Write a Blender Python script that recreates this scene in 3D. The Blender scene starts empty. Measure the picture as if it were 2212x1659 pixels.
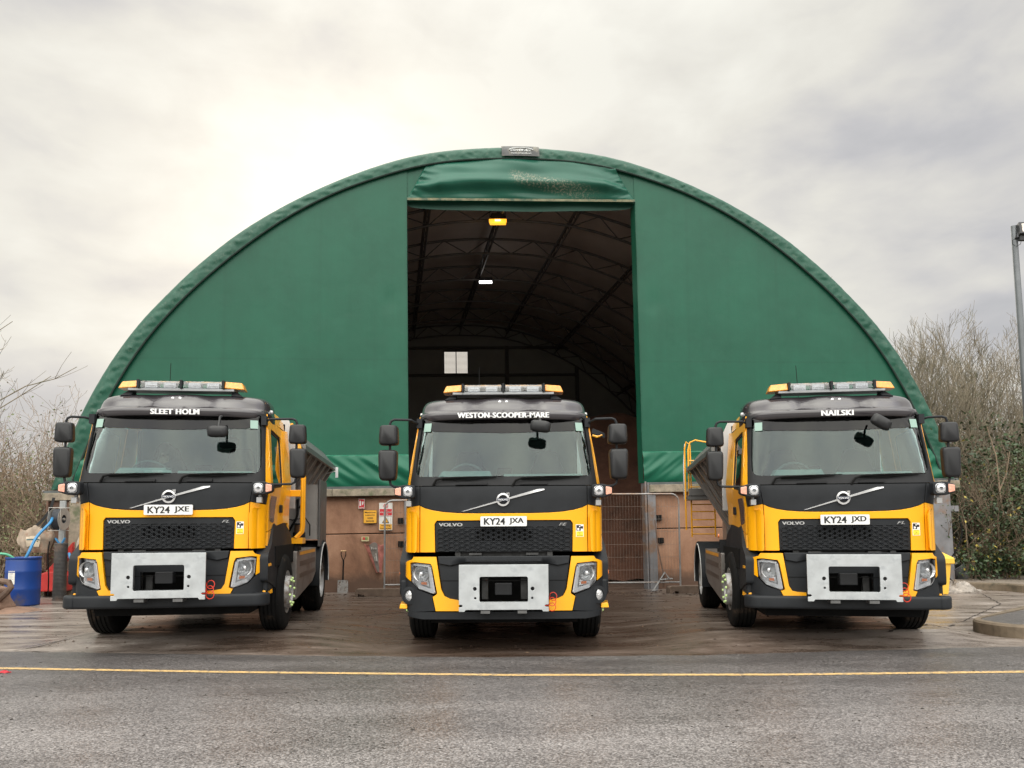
import bpy, bmesh, math, random
from mathutils import Vector, Matrix, noise
from mathutils.geometry import delaunay_2d_cdt
R = math.radians
rnd = random.Random(7)
SC = bpy.context.scene
C = SC.collection

# ------------------------------------------------------------------ camera
cd = bpy.data.cameras.new('camera')
cam = bpy.data.objects.new('camera', cd)
C.objects.link(cam)
cam.matrix_world = Matrix.Translation((0, 0, 1.41)) @ Matrix.Rotation(math.pi / 2 + R(4.5), 4, 'X') @ Matrix.Rotation(-.006, 4, 'Z')
cd.sensor_width = 36
cd.lens = 36 * 1661 / 2212
cd.shift_y = .0788
cd.clip_start = .05
cd.clip_end = 3000
SC.camera = cam

# ------------------------------------------------------------------ sky and sun
SUN_AZ, SUN_EL = R(-13), R(22)
SUN = Vector((math.sin(SUN_AZ) * math.cos(SUN_EL), math.cos(SUN_AZ) * math.cos(SUN_EL), math.sin(SUN_EL)))
W = bpy.data.worlds.new('World')
SC.world = W
W.use_nodes = True


def nd(t, ty, **k):
    n = t.nodes.new(ty)
    for a, b in k.items():
        if a.startswith('i_'):
            n.inputs[a[2:]].default_value = b
        else:
            setattr(n, a, b)
    return n


def mathn(t, op, a, b=None, c=None, clamp=False):
    n = t.nodes.new('ShaderNodeMath')
    n.operation = op
    n.use_clamp = clamp
    for i, v in enumerate((a, b, c)):
        if v is None:
            continue
        if isinstance(v, (int, float)):
            n.inputs[i].default_value = v
        else:
            t.links.new(v, n.inputs[i])
    return n.outputs[0]


def ramp(t, fac, stops, interp='LINEAR'):
    n = t.nodes.new('ShaderNodeValToRGB')
    n.color_ramp.interpolation = interp
    e = n.color_ramp.elements
    while len(e) < len(stops):
        e.new(.5)
    for q, (p, c) in zip(e, stops):
        q.position = p
        q.color = (*c, 1) if len(c) == 3 else c
    t.links.new(fac, n.inputs[0])
    return n.outputs[0]


def mapr(t, v, a, b, c, d, smooth=True):
    n = t.nodes.new('ShaderNodeMapRange')
    if smooth:
        n.interpolation_type = 'SMOOTHSTEP'
    t.links.new(v, n.inputs[0])
    for i, x in enumerate((a, b, c, d)):
        n.inputs[i + 1].default_value = x
    return n.outputs[0]


def world():
    t = W.node_tree
    t.nodes.clear()
    L = t.links.new
    tc = nd(t, 'ShaderNodeTexCoord')
    sep = nd(t, 'ShaderNodeSeparateXYZ')
    L(tc.outputs['Generated'], sep.inputs[0])
    mp = nd(t, 'ShaderNodeMapping')
    mp.inputs['Scale'].default_value = (1.5, 1.5, 3.1)
    mp.inputs['Location'].default_value = (.85, .1, .37)
    L(tc.outputs['Generated'], mp.inputs[0])
    n1 = nd(t, 'ShaderNodeTexNoise', i_Scale=1.7, i_Detail=8, i_Roughness=.5, i_Distortion=.35)
    L(mp.outputs[0], n1.inputs[0])
    n2 = nd(t, 'ShaderNodeTexNoise', i_Scale=5.5, i_Detail=6, i_Roughness=.5, i_Distortion=.3)
    L(mp.outputs[0], n2.inputs[0])
    s = mathn(t, 'ADD', mathn(t, 'MULTIPLY', n1.outputs[0], .66), mathn(t, 'MULTIPLY', n2.outputs[0], .34))
    # darker, bluer cloud to the right and low on the left, as in the overcast
    dk = mathn(t, 'MULTIPLY', mapr(t, sep.outputs[0], .15, .6, 0, 1), .085)
    dl = mathn(t, 'MULTIPLY', mathn(t, 'MULTIPLY', mapr(t, sep.outputs[0], -.15, -.5, 0, 1), mapr(t, sep.outputs[2], .36, .05, 0, 1)), .14)
    s = mathn(t, 'SUBTRACT', mathn(t, 'SUBTRACT', s, dk), dl)
    col = ramp(t, s, [(.25, (.47, .475, .495)), (.35, (.575, .57, .58)), (.42, (.68, .665, .64)), (.51, (.80, .78, .715)), (.61, (.90, .885, .81))])
    # brightening around the hidden sun
    dot = nd(t, 'ShaderNodeVectorMath', operation='DOT_PRODUCT')
    nrm = nd(t, 'ShaderNodeVectorMath', operation='NORMALIZE')
    L(tc.outputs['Generated'], nrm.inputs[0])
    L(nrm.outputs[0], dot.inputs[0])
    dot.inputs[1].default_value = SUN
    gl = mathn(t, 'POWER', mathn(t, 'MAXIMUM', dot.outputs['Value'], 0), 150.0)
    glow = mathn(t, 'ADD', mathn(t, 'MULTIPLY', gl, .34), 1.0)
    # an overcast sky is brightest overhead; extra brightness is added behind the viewer as fill
    zen = mapr(t, sep.outputs[2], .52, 1.0, 0, 2.6)
    # (the low part behind the viewer is dimmed like unseen trees and buildings to deepen under-truck shade)
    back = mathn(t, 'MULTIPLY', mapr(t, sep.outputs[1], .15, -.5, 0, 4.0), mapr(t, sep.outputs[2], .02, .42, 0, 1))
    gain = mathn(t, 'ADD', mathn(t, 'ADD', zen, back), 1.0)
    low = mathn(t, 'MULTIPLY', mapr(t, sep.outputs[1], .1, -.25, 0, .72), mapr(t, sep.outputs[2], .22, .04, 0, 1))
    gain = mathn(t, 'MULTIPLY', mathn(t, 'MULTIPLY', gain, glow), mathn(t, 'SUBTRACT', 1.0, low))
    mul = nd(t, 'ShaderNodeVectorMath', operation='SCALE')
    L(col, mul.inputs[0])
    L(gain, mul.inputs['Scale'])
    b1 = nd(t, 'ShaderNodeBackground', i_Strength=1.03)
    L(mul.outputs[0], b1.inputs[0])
    sky = nd(t, 'ShaderNodeTexSky')
    sky.sky_type = 'NISHITA'
    sky.sun_disc = False
    sky.sun_elevation = SUN_EL
    sky.sun_rotation = SUN_AZ
    sky.air_density = 1
    sky.dust_density = 3
    b2 = nd(t, 'ShaderNodeBackground', i_Strength=.08)
    L(sky.outputs[0], b2.inputs[0])
    mx = nd(t, 'ShaderNodeMixShader')
    mx.inputs[0].default_value = .93
    L(b2.outputs[0], mx.inputs[1])
    L(b1.outputs[0], mx.inputs[2])
    out = nd(t, 'ShaderNodeOutputWorld')
    L(mx.outputs[0], out.inputs[0])


world()
sd = bpy.data.lights.new('sun', 'SUN')
sd.energy = .9
sd.angle = R(14)
sd.color = (1, .93, .82)
so = bpy.data.objects.new('sun', sd)
C.objects.link(so)
so.rotation_euler = SUN.to_track_quat('Z', 'Y').to_euler()
so.location = (-5, 30, 30)
SC.view_settings.view_transform = 'Standard'
SC.view_settings.look = 'None'
SC.view_settings.exposure = 0.0
SC.view_settings.gamma = 1
SC.cycles.max_bounces = 8
SC.cycles.transparent_max_bounces = 12
SC.cycles.use_denoising = True

# ------------------------------------------------------------------ helpers


def tag(o, label=None, cat=None, group=None, kind=None):
    if label:
        o['label'] = label
    if cat:
        o['category'] = cat
    if group:
        o['group'] = group
    if kind:
        o['kind'] = kind
    return o


def empty(name, loc=(0, 0, 0), rz=0, label=None, cat=None, group=None):
    o = bpy.data.objects.new(name, None)
    o.empty_display_size = .2
    C.objects.link(o)
    o.location = loc
    o.rotation_euler = (0, 0, rz)
    return tag(o, label, cat, group)


class MB:
    """collects geometry, builds ONE mesh object"""

    def __init__(s):
        s.v = []
        s.f = []

    def add(s, vs, fs, M=None):
        o = len(s.v)
        for p in vs:
            p = Vector(p)
            s.v.append(M @ p if M is not None else p)
        s.f += [tuple(i + o for i in f) for f in fs]
        return s

    def box(s, a, b, M=None):
        x0, y0, z0 = a
        x1, y1, z1 = b
        return s.add([(x0, y0, z0), (x1, y0, z0), (x1, y1, z0), (x0, y1, z0), (x0, y0, z1), (x1, y0, z1), (x1, y1, z1), (x0, y1, z1)],
                     [(0, 3, 2, 1), (4, 5, 6, 7), (0, 1, 5, 4), (1, 2, 6, 5), (2, 3, 7, 6), (3, 0, 4, 7)], M)

    def tube(s, pts, r, n=8, cap=True):
        pts = [Vector(p) for p in pts]
        rs = r if isinstance(r, (list, tuple)) else [r] * len(pts)
        o = len(s.v)
        up = None
        for i, p in enumerate(pts):
            d = (pts[min(i + 1, len(pts) - 1)] - pts[max(i - 1, 0)])
            if d.length < 1e-9:
                d = Vector((0, 0, 1))
            d.normalize()
            if up is None:
                up = Vector((0, 0, 1)) if abs(d.z) < .9 else Vector((1, 0, 0))
            a = d.cross(up)
            if a.length < 1e-4:
                a = d.orthogonal()
            a.normalize()
            b = a.cross(d)
            up = b
            for k in range(n):
                t = 2 * math.pi * k / n
                s.v.append(p + (a * math.cos(t) + b * math.sin(t)) * rs[i])
        for i in range(len(pts) - 1):
            for k in range(n):
                q = o + i * n
                s.f.append((q + k, q + (k + 1) % n, q + n + (k + 1) % n, q + n + k))
        if cap:
            s.f.append(tuple(o + k for k in range(n))[::-1])
            s.f.append(tuple(o + (len(pts) - 1) * n + k for k in range(n)))
        return s

    def lathe(s, prof, n=32, M=None, closed=False):
        """prof: (r, h) pairs turned about local X axis (h along X)"""
        vs = []
        for r, h in prof:
            for k in range(n):
                t = 2 * math.pi * k / n
                vs.append((h, r * math.cos(t), r * math.sin(t)))
        m = len(prof)
        fs = []
        for i in range(m if closed else m - 1):
            j = (i + 1) % m
            for k in range(n):
                fs.append((i * n + k, i * n + (k + 1) % n, j * n + (k + 1) % n, j * n + k))
        return s.add(vs, fs, M)

    def grid(s, fn, us, vs):
        o = len(s.v)
        for v in vs:
            for u in us:
                s.v.append(Vector(fn(u, v)))
        n = len(us)
        for j in range(len(vs) - 1):
            for i in range(n - 1):
                q = o + j * n + i
                s.f.append((q, q + 1, q + n + 1, q + n))
        return s

    def prism(s, poly, y0, y1, M=None):
        """poly in x-z extruded along y"""
        n = len(poly)
        vs = [(x, y0, z) for x, z in poly] + [(x, y1, z) for x, z in poly]
        fs = [tuple(range(n)), tuple(range(n, 2 * n))[::-1]]
        fs += [(i, i + n, (i + 1) % n + n, (i + 1) % n) for i in range(n)]
        return s.add(vs, fs, M)

    def build(s, name, m, parent=None, smooth=False, bevel=0, seg=2, angle=35, recalc=True):
        me = bpy.data.meshes.new(name)
        me.from_pydata([tuple(v) for v in s.v], [], s.f)
        me.update()
        if recalc:
            bm = bmesh.new()
            bm.from_mesh(me)
            bmesh.ops.recalc_face_normals(bm, faces=bm.faces)
            bm.to_mesh(me)
            bm.free()
        if smooth:
            me.shade_smooth()
            me.set_sharp_from_angle(angle=R(angle))
        me.materials.append(m)
        o = bpy.data.objects.new(name, me)
        C.objects.link(o)
        if parent:
            o.parent = parent
        if bevel:
            b = o.modifiers.new('bevel', 'BEVEL')
            b.width = bevel
            b.segments = seg
            b.limit_method = 'ANGLE'
            b.angle_limit = R(40)
            b.harden_normals = True
            me.shade_smooth()
        return o


def rot(ax, a, loc=(0, 0, 0)):
    return Matrix.Translation(loc) @ Matrix.Rotation(a, 4, ax)


def pip(x, y, poly):
    c = False
    n = len(poly)
    j = n - 1
    for i in range(n):
        xi, yi = poly[i]
        xj, yj = poly[j]
        if (yi > y) != (yj > y) and x < (xj - xi) * (y - yi) / (yj - yi) + xi:
            c = not c
        j = i
    return c


def rounded(poly, r, k=4):
    """round the corners of a polygon; r number or list"""
    n = len(poly)
    out = []
    for i in range(n):
        p = Vector(poly[i]).to_2d()
        a = Vector(poly[i - 1]).to_2d()
        b = Vector(poly[(i + 1) % n]).to_2d()
        rr = r[i] if isinstance(r, (list, tuple)) else r
        if rr <= 0:
            out.append(tuple(p))
            continue
        da = (a - p)
        db = (b - p)
        rr = min(rr, da.length * .45, db.length * .45)
        pa = p + da.normalized() * rr
        pb = p + db.normalized() * rr
        for q in range(k + 1):
            t = q / k
            out.append(tuple(pa * (1 - t) ** 2 + p * 2 * t * (1 - t) + pb * t * t))
    return out


def mir(half):
    """half outline listed from the +x top inwards; closed by its mirror"""
    return list(half) + [(-x, z) for x, z in reversed(half)]


def flat(x, z, d):
    return (x, d, z)


def warp(x):
    a = abs(x)
    return math.copysign(min(a, .93) + 8 * max(0, a - .93), x)


def unwarp(x):
    a = abs(x)
    return math.copysign(min(a, .93) + max(0, a - .93) / 8, x)


def sheet(outline, fn, thick, holes=(), gx=None, gz=None, mb=None, wp=False):
    """a thin solid whose outline lives in a 2-D parameter space mapped by fn(s, t, depth)"""
    if wp:
        # finer spacing across the tight corner curve
        fn0 = fn

        def fn(x, z, d):
            return fn0(unwarp(x), z, d)
        fine = []
        for lp in [list(outline)] + [list(h) for h in holes]:
            q = []
            for i in range(len(lp)):
                a, b = lp[i], lp[(i + 1) % len(lp)]
                m = max(1, int(abs(warp(a[0]) - warp(b[0])) / .1))
                for k in range(m):
                    q.append((warp(a[0] + (b[0] - a[0]) * k / m), a[1] + (b[1] - a[1]) * k / m))
            fine.append(q)
        outline, holes = fine[0], fine[1:]
        gx = [warp(x) for x in gx]
    loops = [list(outline)] + [list(h) for h in holes]
    pts = []
    edges = []

    def seg(a, b):
        return max(1, int(math.dist(a, b) / .12))
    for lp in loops:
        o = len(pts)
        q = []
        for i in range(len(lp)):
            a, b = lp[i], lp[(i + 1) % len(lp)]
            m = seg(a, b) if gx else 1
            for k in range(m):
                q.append((a[0] + (b[0] - a[0]) * k / m, a[1] + (b[1] - a[1]) * k / m))
        pts += q
        edges += [(o + i, o + (i + 1) % len(q)) for i in range(len(q))]
    if gx:
        for x in gx:
            for z in gz:
                if pip(x, z, loops[0]) and not any(pip(x, z, h) for h in loops[1:]):
                    pts.append((x, z))
    vs, es, fs, *_ = delaunay_2d_cdt([Vector(p) for p in pts], edges, [], 0, 1e-5)
    keep = []
    for f in fs:
        cx = sum(vs[i].x for i in f) / len(f)
        cz = sum(vs[i].y for i in f) / len(f)
        if pip(cx, cz, loops[0]) and not any(pip(cx, cz, h) for h in loops[1:]):
            keep.append(tuple(f))
    mb = mb or MB()
    n = len(vs)
    V = [fn(v.x, v.y, 0) for v in vs] + [fn(v.x, v.y, thick) for v in vs]
    cnt = {}
    for f in keep:
        for i in range(len(f)):
            a, b = f[i], f[(i + 1) % len(f)]
            cnt.setdefault((min(a, b), max(a, b)), []).append((a, b))
    F = keep + [tuple(i + n for i in reversed(f)) for f in keep]
    for k, l in cnt.items():
        if len(l) == 1:
            a, b = l[0]
            F.append((b, a, a + n, b + n))
    used = sorted({i for f in F for i in f})
    re = {u: i for i, u in enumerate(used)}
    mb.add([V[u] for u in used], [tuple(re[i] for i in f) for f in F])
    return mb


def fr(a, b, st):
    n = int(round((b - a) / st))
    return [a + (b - a) * i / n for i in range(n + 1)]


def text(s, x0, x1, z0, z1, m, parent, y=0, off=0.0, M=None, name='lettering', shear=0, sp=1.0, fn=None, bold=0):
    """lettering fitted in the rectangle x0..x1, z0..z1 in an x-z plane"""
    yb_ = y
    cu = bpy.data.curves.new(name, 'FONT')
    cu.body = s
    cu.offset = off
    cu.shear = shear
    cu.space_character = sp
    cu.align_x = 'CENTER'
    cu.resolution_u = 3
    t = bpy.data.objects.new(name, cu)
    C.objects.link(t)
    dg = bpy.context.evaluated_depsgraph_get()
    me = bpy.data.meshes.new_from_object(t.evaluated_get(dg))
    bpy.data.objects.remove(t)
    xs = [v.co.x for v in me.vertices]
    ys = [v.co.y for v in me.vertices]
    ax, bx, ay, by = min(xs), max(xs), min(ys), max(ys)
    if bold:
        src = [(v.co.x, v.co.y) for v in me.vertices]
        fcs = [tuple(p.vertices) for p in me.polygons]
        me = bpy.data.meshes.new(name)
        n_ = len(src)
        k_ = bold * (y1_ - y0_) if False else bold
        me.from_pydata([(x + d * k_, yv, lay) for lay, d in enumerate((-1, 0, 1)) for x, yv in src], [], [tuple(i + lay * n_ for i in f) for lay in range(3) for f in fcs])
        ax -= bold
        bx += bold
    for v in me.vertices:
        y = yb_ - .0003 * v.co.z if bold else yb_
        X = x0 + (v.co.x - ax) / (bx - ax) * (x1 - x0)
        Z = z0 + (v.co.y - ay) / (by - ay) * (z1 - z0)
        p = Vector(fn(X, Z, y) if fn else (X, y, Z))
        v.co = M @ p if M is not None else p
    me.materials.clear()
    me.materials.append(m)
    o = bpy.data.objects.new(name, me)
    C.objects.link(o)
    if parent:
        o.parent = parent
    return o


# ------------------------------------------------------------------ materials
MATS = {}


def pm(name, base, rough=.6, metal=0, var=.12, vs=4, bump=0, bs=40, coat=0, spec=.5, dark=None, ds=1.5, dfac=.0, rv=.0, trans=0, emit=None, es=0, det=4):
    if name in MATS:
        return MATS[name]
    m = bpy.data.materials.new(name)
    m.use_nodes = True
    t = m.node_tree
    L = t.links.new
    b = t.nodes['Principled BSDF']
    tc = nd(t, 'ShaderNodeTexCoord')
    n = nd(t, 'ShaderNodeTexNoise', i_Scale=vs, i_Detail=det, i_Roughness=.6)
    L(tc.outputs['Object'], n.inputs[0])
    lo = tuple(c * (1 - var) for c in base)
    hi = tuple(min(1, c * (1 + var)) for c in base)
    col = ramp(t, n.outputs[0], [(.3, lo), (.7, hi)])
    if dark:
        n3 = nd(t, 'ShaderNodeTexNoise', i_Scale=ds, i_Detail=7, i_Roughness=.65)
        L(tc.outputs['Object'], n3.inputs[0])
        f = mapr(t, n3.outputs[0], .52 - dfac * .3, .68 - dfac * .2, 0, 1)
        mx = nd(t, 'ShaderNodeMix', data_type='RGBA')
        L(f, mx.inputs[0])
        L(col, mx.inputs[6])
        mx.inputs[7].default_value = (*dark, 1)
        col = mx.outputs[2]
    L(col, b.inputs['Base Color'])
    b.inputs['Roughness'].default_value = rough
    if rv:
        L(mapr(t, n.outputs[0], .3, .7, max(0, rough - rv), min(1, rough + rv), False), b.inputs['Roughness'])
    b.inputs['Metallic'].default_value = metal
    b.inputs['Coat Weight'].default_value = coat
    b.inputs['Coat Roughness'].default_value = .06
    b.inputs['Specular IOR Level'].default_value = spec
    if trans:
        b.inputs['Transmission Weight'].default_value = trans
    if emit:
        b.inputs['Emission Color'].default_value = (*emit, 1)
        b.inputs['Emission Strength'].default_value = es
    if bump:
        n2 = nd(t, 'ShaderNodeTexNoise', i_Scale=bs, i_Detail=5, i_Roughness=.6)
        L(tc.outputs['Object'], n2.inputs[0])
        bp = nd(t, 'ShaderNodeBump', i_Strength=bump, i_Distance=.02)
        L(n2.outputs[0], bp.inputs['Height'])
        L(bp.outputs[0], b.inputs['Normal'])
    MATS[name] = m
    return m


def glass(name, tint, refl=1.0, alpha=.85, rough=.02):
    """thin clear sheet: tinted see-through with a Fresnel reflection"""
    m = bpy.data.materials.new(name)
    m.use_nodes = True
    t = m.node_tree
    t.nodes.clear()
    L = t.links.new
    tr = nd(t, 'ShaderNodeBsdfTransparent')
    tr.inputs[0].default_value = (*tint, 1)
    gl = nd(t, 'ShaderNodeBsdfGlossy', i_Roughness=rough)
    fr_ = nd(t, 'ShaderNodeFresnel', i_IOR=1.5)
    f = mathn(t, 'MULTIPLY', fr_.outputs[0], refl, clamp=True)
    mx = nd(t, 'ShaderNodeMixShader')
    L(f, mx.inputs[0])
    L(tr.outputs[0], mx.inputs[1])
    L(gl.outputs[0], mx.inputs[2])
    o = nd(t, 'ShaderNodeOutputMaterial')
    L(mx.outputs[0], o.inputs[0])
    return m


YEL = pm('yellow_paint', (.89, .40, .005), .30, var=.02, vs=2, coat=.55, rv=.04)
BLK = pm('black_plastic', (.017, .0188, .0215), .5, var=.15, vs=6, bump=.03, bs=300, spec=.22)
BLK2 = pm('satin_black', (.012, .0125, .014), .62, var=.2, vs=5, spec=.35)
BGL = pm('gloss_black', (.036, .032, .036), .24, var=.1, vs=3, coat=.7)
DRK = pm('dark_chassis', (.005, .005, .005), .8, spec=.2, var=.3, vs=8)
TYR = pm('tyre_rubber', (.007, .007, .007), .85, spec=.2, var=.3, vs=9, dark=(.05, .036, .026), ds=5, dfac=-.1)
GALV = pm('galvanised_steel', (.50, .525, .54), .40, .55, var=.07, vs=9, bump=.03, bs=20, dark=(.42, .445, .465), ds=7, dfac=.0, rv=.08)
STEEL = pm('stainless_steel', (.25, .23, .215), .36, .45, var=.12, vs=2.5, dark=(.17, .14, .12), ds=2, dfac=.1, rv=.1)
SILV = pm('silver_trim', (.75, .75, .76), .22, .7, var=.03)
RIM = pm('rim_paint', (.42, .42, .42), .45, .4, var=.15, dark=(.2, .16, .13), ds=6)
WHT = pm('white_plate', (.72, .72, .71), .4, var=.03)
WTX = pm('white_vinyl', (.8, .8, .8), .5, var=.02)
INK = pm('black_ink', (.012, .012, .012), .5, var=.05)
REF = pm('lamp_reflector', (.78, .79, .81), .2, .6, var=.45, vs=26, bump=.6, bs=35)
REF2 = pm('work_lamp_reflector', (.42, .43, .45), .2, .85, var=.8, vs=55)
ORG = pm('orange_lens', (.85, .20, .03), .2, var=.1, vs=30, coat=.5)
AMB = pm('amber_lens', (.66, .25, .008), .16, var=.25, vs=26, coat=.5)
LEDM = pm('led_module', (.36, .375, .40), .3, .4, var=.3, vs=60)
NUT = pm('nut_indicator', (.55, .75, .30), .45, var=.05)
REDC = pm('red_cable', (.62, .035, .012), .45, var=.1)
MIR = pm('mirror_shell', (.013, .0135, .015), .42, spec=.4, var=.15, vs=8)
DASH = pm('dashboard_grey', (.36, .43, .42), .7, var=.1, vs=5)
TRIM = pm('cab_lining', (.34, .38, .37), .8, var=.1, vs=3)
SEAT = pm('seat_fabric', (.022, .024, .027), .9, var=.2, vs=12)
GLS = glass('windscreen_glass', (.66, .79, .77), 1.25)
GLD = glass('side_glass', (.30, .36, .35), 1.4)
CLR = glass('clear_lens', (.93, .94, .95), 1.4)
BAND = glass('visor_reflection_tint', (.09, .10, .095), .8)  # dark glass that stands in for the visor's reflection


def skin(s, n=1):
    return s


# ================================================================== SETTING
def ground_mats():
    out = {}
    # asphalt
    m = bpy.data.materials.new('asphalt')
    m.use_nodes = True
    t = m.node_tree
    L = t.links.new
    b = t.nodes['Principled BSDF']
    tc = nd(t, 'ShaderNodeTexCoord')
    v = nd(t, 'ShaderNodeTexVoronoi', i_Scale=95.0)
    L(tc.outputs['Object'], v.inputs[0])
    n = nd(t, 'ShaderNodeTexNoise', i_Scale=60.0, i_Detail=5, i_Roughness=.75)
    L(tc.outputs['Object'], n.inputs[0])
    big = nd(t, 'ShaderNodeTexNoise', i_Scale=.9, i_Detail=5, i_Roughness=.6)
    mp = nd(t, 'ShaderNodeMapping')
    mp.inputs['Scale'].default_value = (.5, 1.7, 1)
    L(tc.outputs['Object'], mp.inputs[0])
    L(mp.outputs[0], big.inputs[0])
    sepc = nd(t, 'ShaderNodeSeparateColor')
    L(v.outputs['Color'], sepc.inputs[0])
    a = mathn(t, 'ADD', mathn(t, 'MULTIPLY', sepc.outputs[0], .5), mathn(t, 'MULTIPLY', n.outputs[0], .5))
    a = mathn(t, 'ADD', a, mathn(t, 'MULTIPLY', mathn(t, 'SUBTRACT', big.outputs[0], .5), .42))
    col = ramp(t, a, [(.26, (.043, .038, .038)), (.42, (.089, .081, .079)), (.58, (.143, .132, .129)), (.78, (.26, .243, .238))])
    st = nd(t, 'ShaderNodeTexNoise', i_Scale=.55, i_Detail=6, i_Roughness=.6)
    L(mp.outputs[0], st.inputs[0])
    pale = mapr(t, st.outputs[0], .60, .76, 0, .35)
    mx = nd(t, 'ShaderNodeMix', data_type='RGBA')
    L(pale, mx.inputs[0])
    L(col, mx.inputs[6])
    mx.inputs[7].default_value = (.15, .155, .148, 1)
    # the strip beside the concrete is darker than the lane in front
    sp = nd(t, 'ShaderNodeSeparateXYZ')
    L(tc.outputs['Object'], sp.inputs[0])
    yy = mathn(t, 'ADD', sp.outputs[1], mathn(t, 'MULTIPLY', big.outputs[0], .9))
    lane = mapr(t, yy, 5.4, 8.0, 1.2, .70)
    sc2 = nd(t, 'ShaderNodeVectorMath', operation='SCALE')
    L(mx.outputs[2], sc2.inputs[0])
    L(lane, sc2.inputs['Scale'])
    L(sc2.outputs[0], b.inputs['Base Color'])
    L(mapr(t, big.outputs[0], .35, .65, .30, .50, False), b.inputs['Roughness'])
    bp = nd(t, 'ShaderNodeBump', i_Strength=.55, i_Distance=.006)
    L(a, bp.inputs['Height'])
    L(bp.outputs[0], b.inputs['Normal'])
    out['asphalt'] = m
    # wet salt-stained concrete
    m = bpy.data.materials.new('yard_concrete')
    m.use_nodes = True
    t = m.node_tree
    L = t.links.new
    b = t.nodes['Principled BSDF']
    tc = nd(t, 'ShaderNodeTexCoord')
    mp = nd(t, 'ShaderNodeMapping')
    mp.inputs['Scale'].default_value = (.35, 1.9, 1)
    mp.inputs['Rotation'].default_value = (0, 0, .12)
    L(tc.outputs['Object'], mp.inputs[0])
    n1 = nd(t, 'ShaderNodeTexNoise', i_Scale=2.1, i_Detail=11, i_Roughness=.74, i_Distortion=.12)
    L(mp.outputs[0], n1.inputs[0])
    n2 = nd(t, 'ShaderNodeTexNoise', i_Scale=26.0, i_Detail=7, i_Roughness=.8)
    L(tc.outputs['Object'], n2.inputs[0])
    s = mathn(t, 'ADD', mathn(t, 'MULTIPLY', n1.outputs[0], .70), mathn(t, 'MULTIPLY', n2.outputs[0], .30))
    sp = nd(t, 'ShaderNodeSeparateXYZ')
    L(tc.outputs['Object'], sp.inputs[0])
    # pale concrete, wet sheen partly in its colour, away from the doorway, rust-brown salt mud in front of it
    ax = mathn(t, 'ABSOLUTE', sp.outputs[0])
    brown = mapr(t, mathn(t, 'ADD', ax, mathn(t, 'MULTIPLY', n1.outputs[0], 2.0)), 2.6, 6.4, 1, 0)
    c1 = ramp(t, s, [(.34, (.028, .018, .013)), (.45, (.056, .037, .027)), (.56, (.088, .061, .047)), (.68, (.16, .12, .098))])
    c2 = ramp(t, s, [(.34, (.055, .042, .035)), (.44, (.12, .096, .081)), (.55, (.23, .196, .172)), (.66, (.44, .40, .365))])
    mx = nd(t, 'ShaderNodeMix', data_type='RGBA')
    L(brown, mx.inputs[0])
    L(c2, mx.inputs[6])
    L(c1, mx.inputs[7])
    L(mx.outputs[2], b.inputs['Base Color'])
    L(mapr(t, n1.outputs[0], .38, .62, .18, .55, False), b.inputs['Roughness'])
    bp = nd(t, 'ShaderNodeBump', i_Strength=.35, i_Distance=.012)
    L(s, bp.inputs['Height'])
    L(bp.outputs[0], b.inputs['Normal'])
    out['concrete'] = m
    return out


GM = ground_mats()
EARTH = pm('earth', (.075, .058, .038), .95, var=.4, vs=2, bump=.5, bs=9, dark=(.05, .06, .025), ds=1, dfac=.2)
KERB = pm('kerb_concrete', (.15, .115, .078), .8, var=.3, vs=6, bump=.15, bs=60, dark=(.06, .05, .032), ds=3, dfac=.2)


def poly_sheet(name, pts, z, m, kind='structure'):
    mb = MB()
    mb.add([(x, y, z) for x, y in pts], [tuple(range(len(pts)))])
    o = mb.build(name, m, recalc=False)
    if o.data.polygons[0].normal.z < 0:
        o.data.flip_normals()
    return tag(o, kind=kind)


poly_sheet('ground', [(-900, -300), (900, -300), (900, 1500), (-900, 1500)], -.03, EARTH)
CE = [(-16, 10.6), (-9, 9.5), (-5.88, 8.94), (-4.74, 8.81), (-3.11, 8.62), (-1.6, 8.47), (-.42, 8.38), (1.95, 8.41), (3.52, 8.6), (5.8, 8.87), (9, 9.3), (16, 10.3)]


def edge_y(x):
    for a, b in zip(CE[:-1], CE[1:]):
        if a[0] <= x <= b[0]:
            return a[1] + (b[1] - a[1]) * (x - a[0]) / (b[0] - a[0])
    return 10.3


def sstep(v, a, b):
    t = min(1, max(0, (v - a) / (b - a)))
    return t * t * (3 - 2 * t)


def gz(x, y):
    """height of the yard: it falls very slightly to a channel in the middle"""
    return .12 * sstep(abs(x), 1.3, 2.6) * sstep(y - edge_y(x), -.05, .7) * (1 - sstep(y, 10.3, 12.6)) * (1 - sstep(abs(x), 5.2, 5.9))


mb = MB()
YB = [(-16, 13.5), (-10.3, 15.2), (-9.7, 16.0), (-9.6, 36), (9.9, 36), (10.0, 17.3), (11.5, 20), (16, 19)]


def back_y(x):
    if x < -9.7:
        return 13.5 + (x + 16) * .38
    if x < 10:
        return 34
    return 17.3 + (x - 10) * .3


rows_ = [0, .1, .2, .35, .5, .7, 1.0, 1.4, 1.8, 2.2, 2.6, 3, 3.4, 3.8, 5, 6, 9, 99]


def cy(x, k):
    e = edge_y(x)
    b = back_y(x)
    y = e + min(rows_[int(k)], b - e)
    return (x, y, gz(x, y))


mb.grid(cy, fr(-16, 16, .25), range(len(rows_)))
tag(mb.build('concrete_yard', GM['concrete'], smooth=True, recalc=False), kind='structure')
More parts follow.
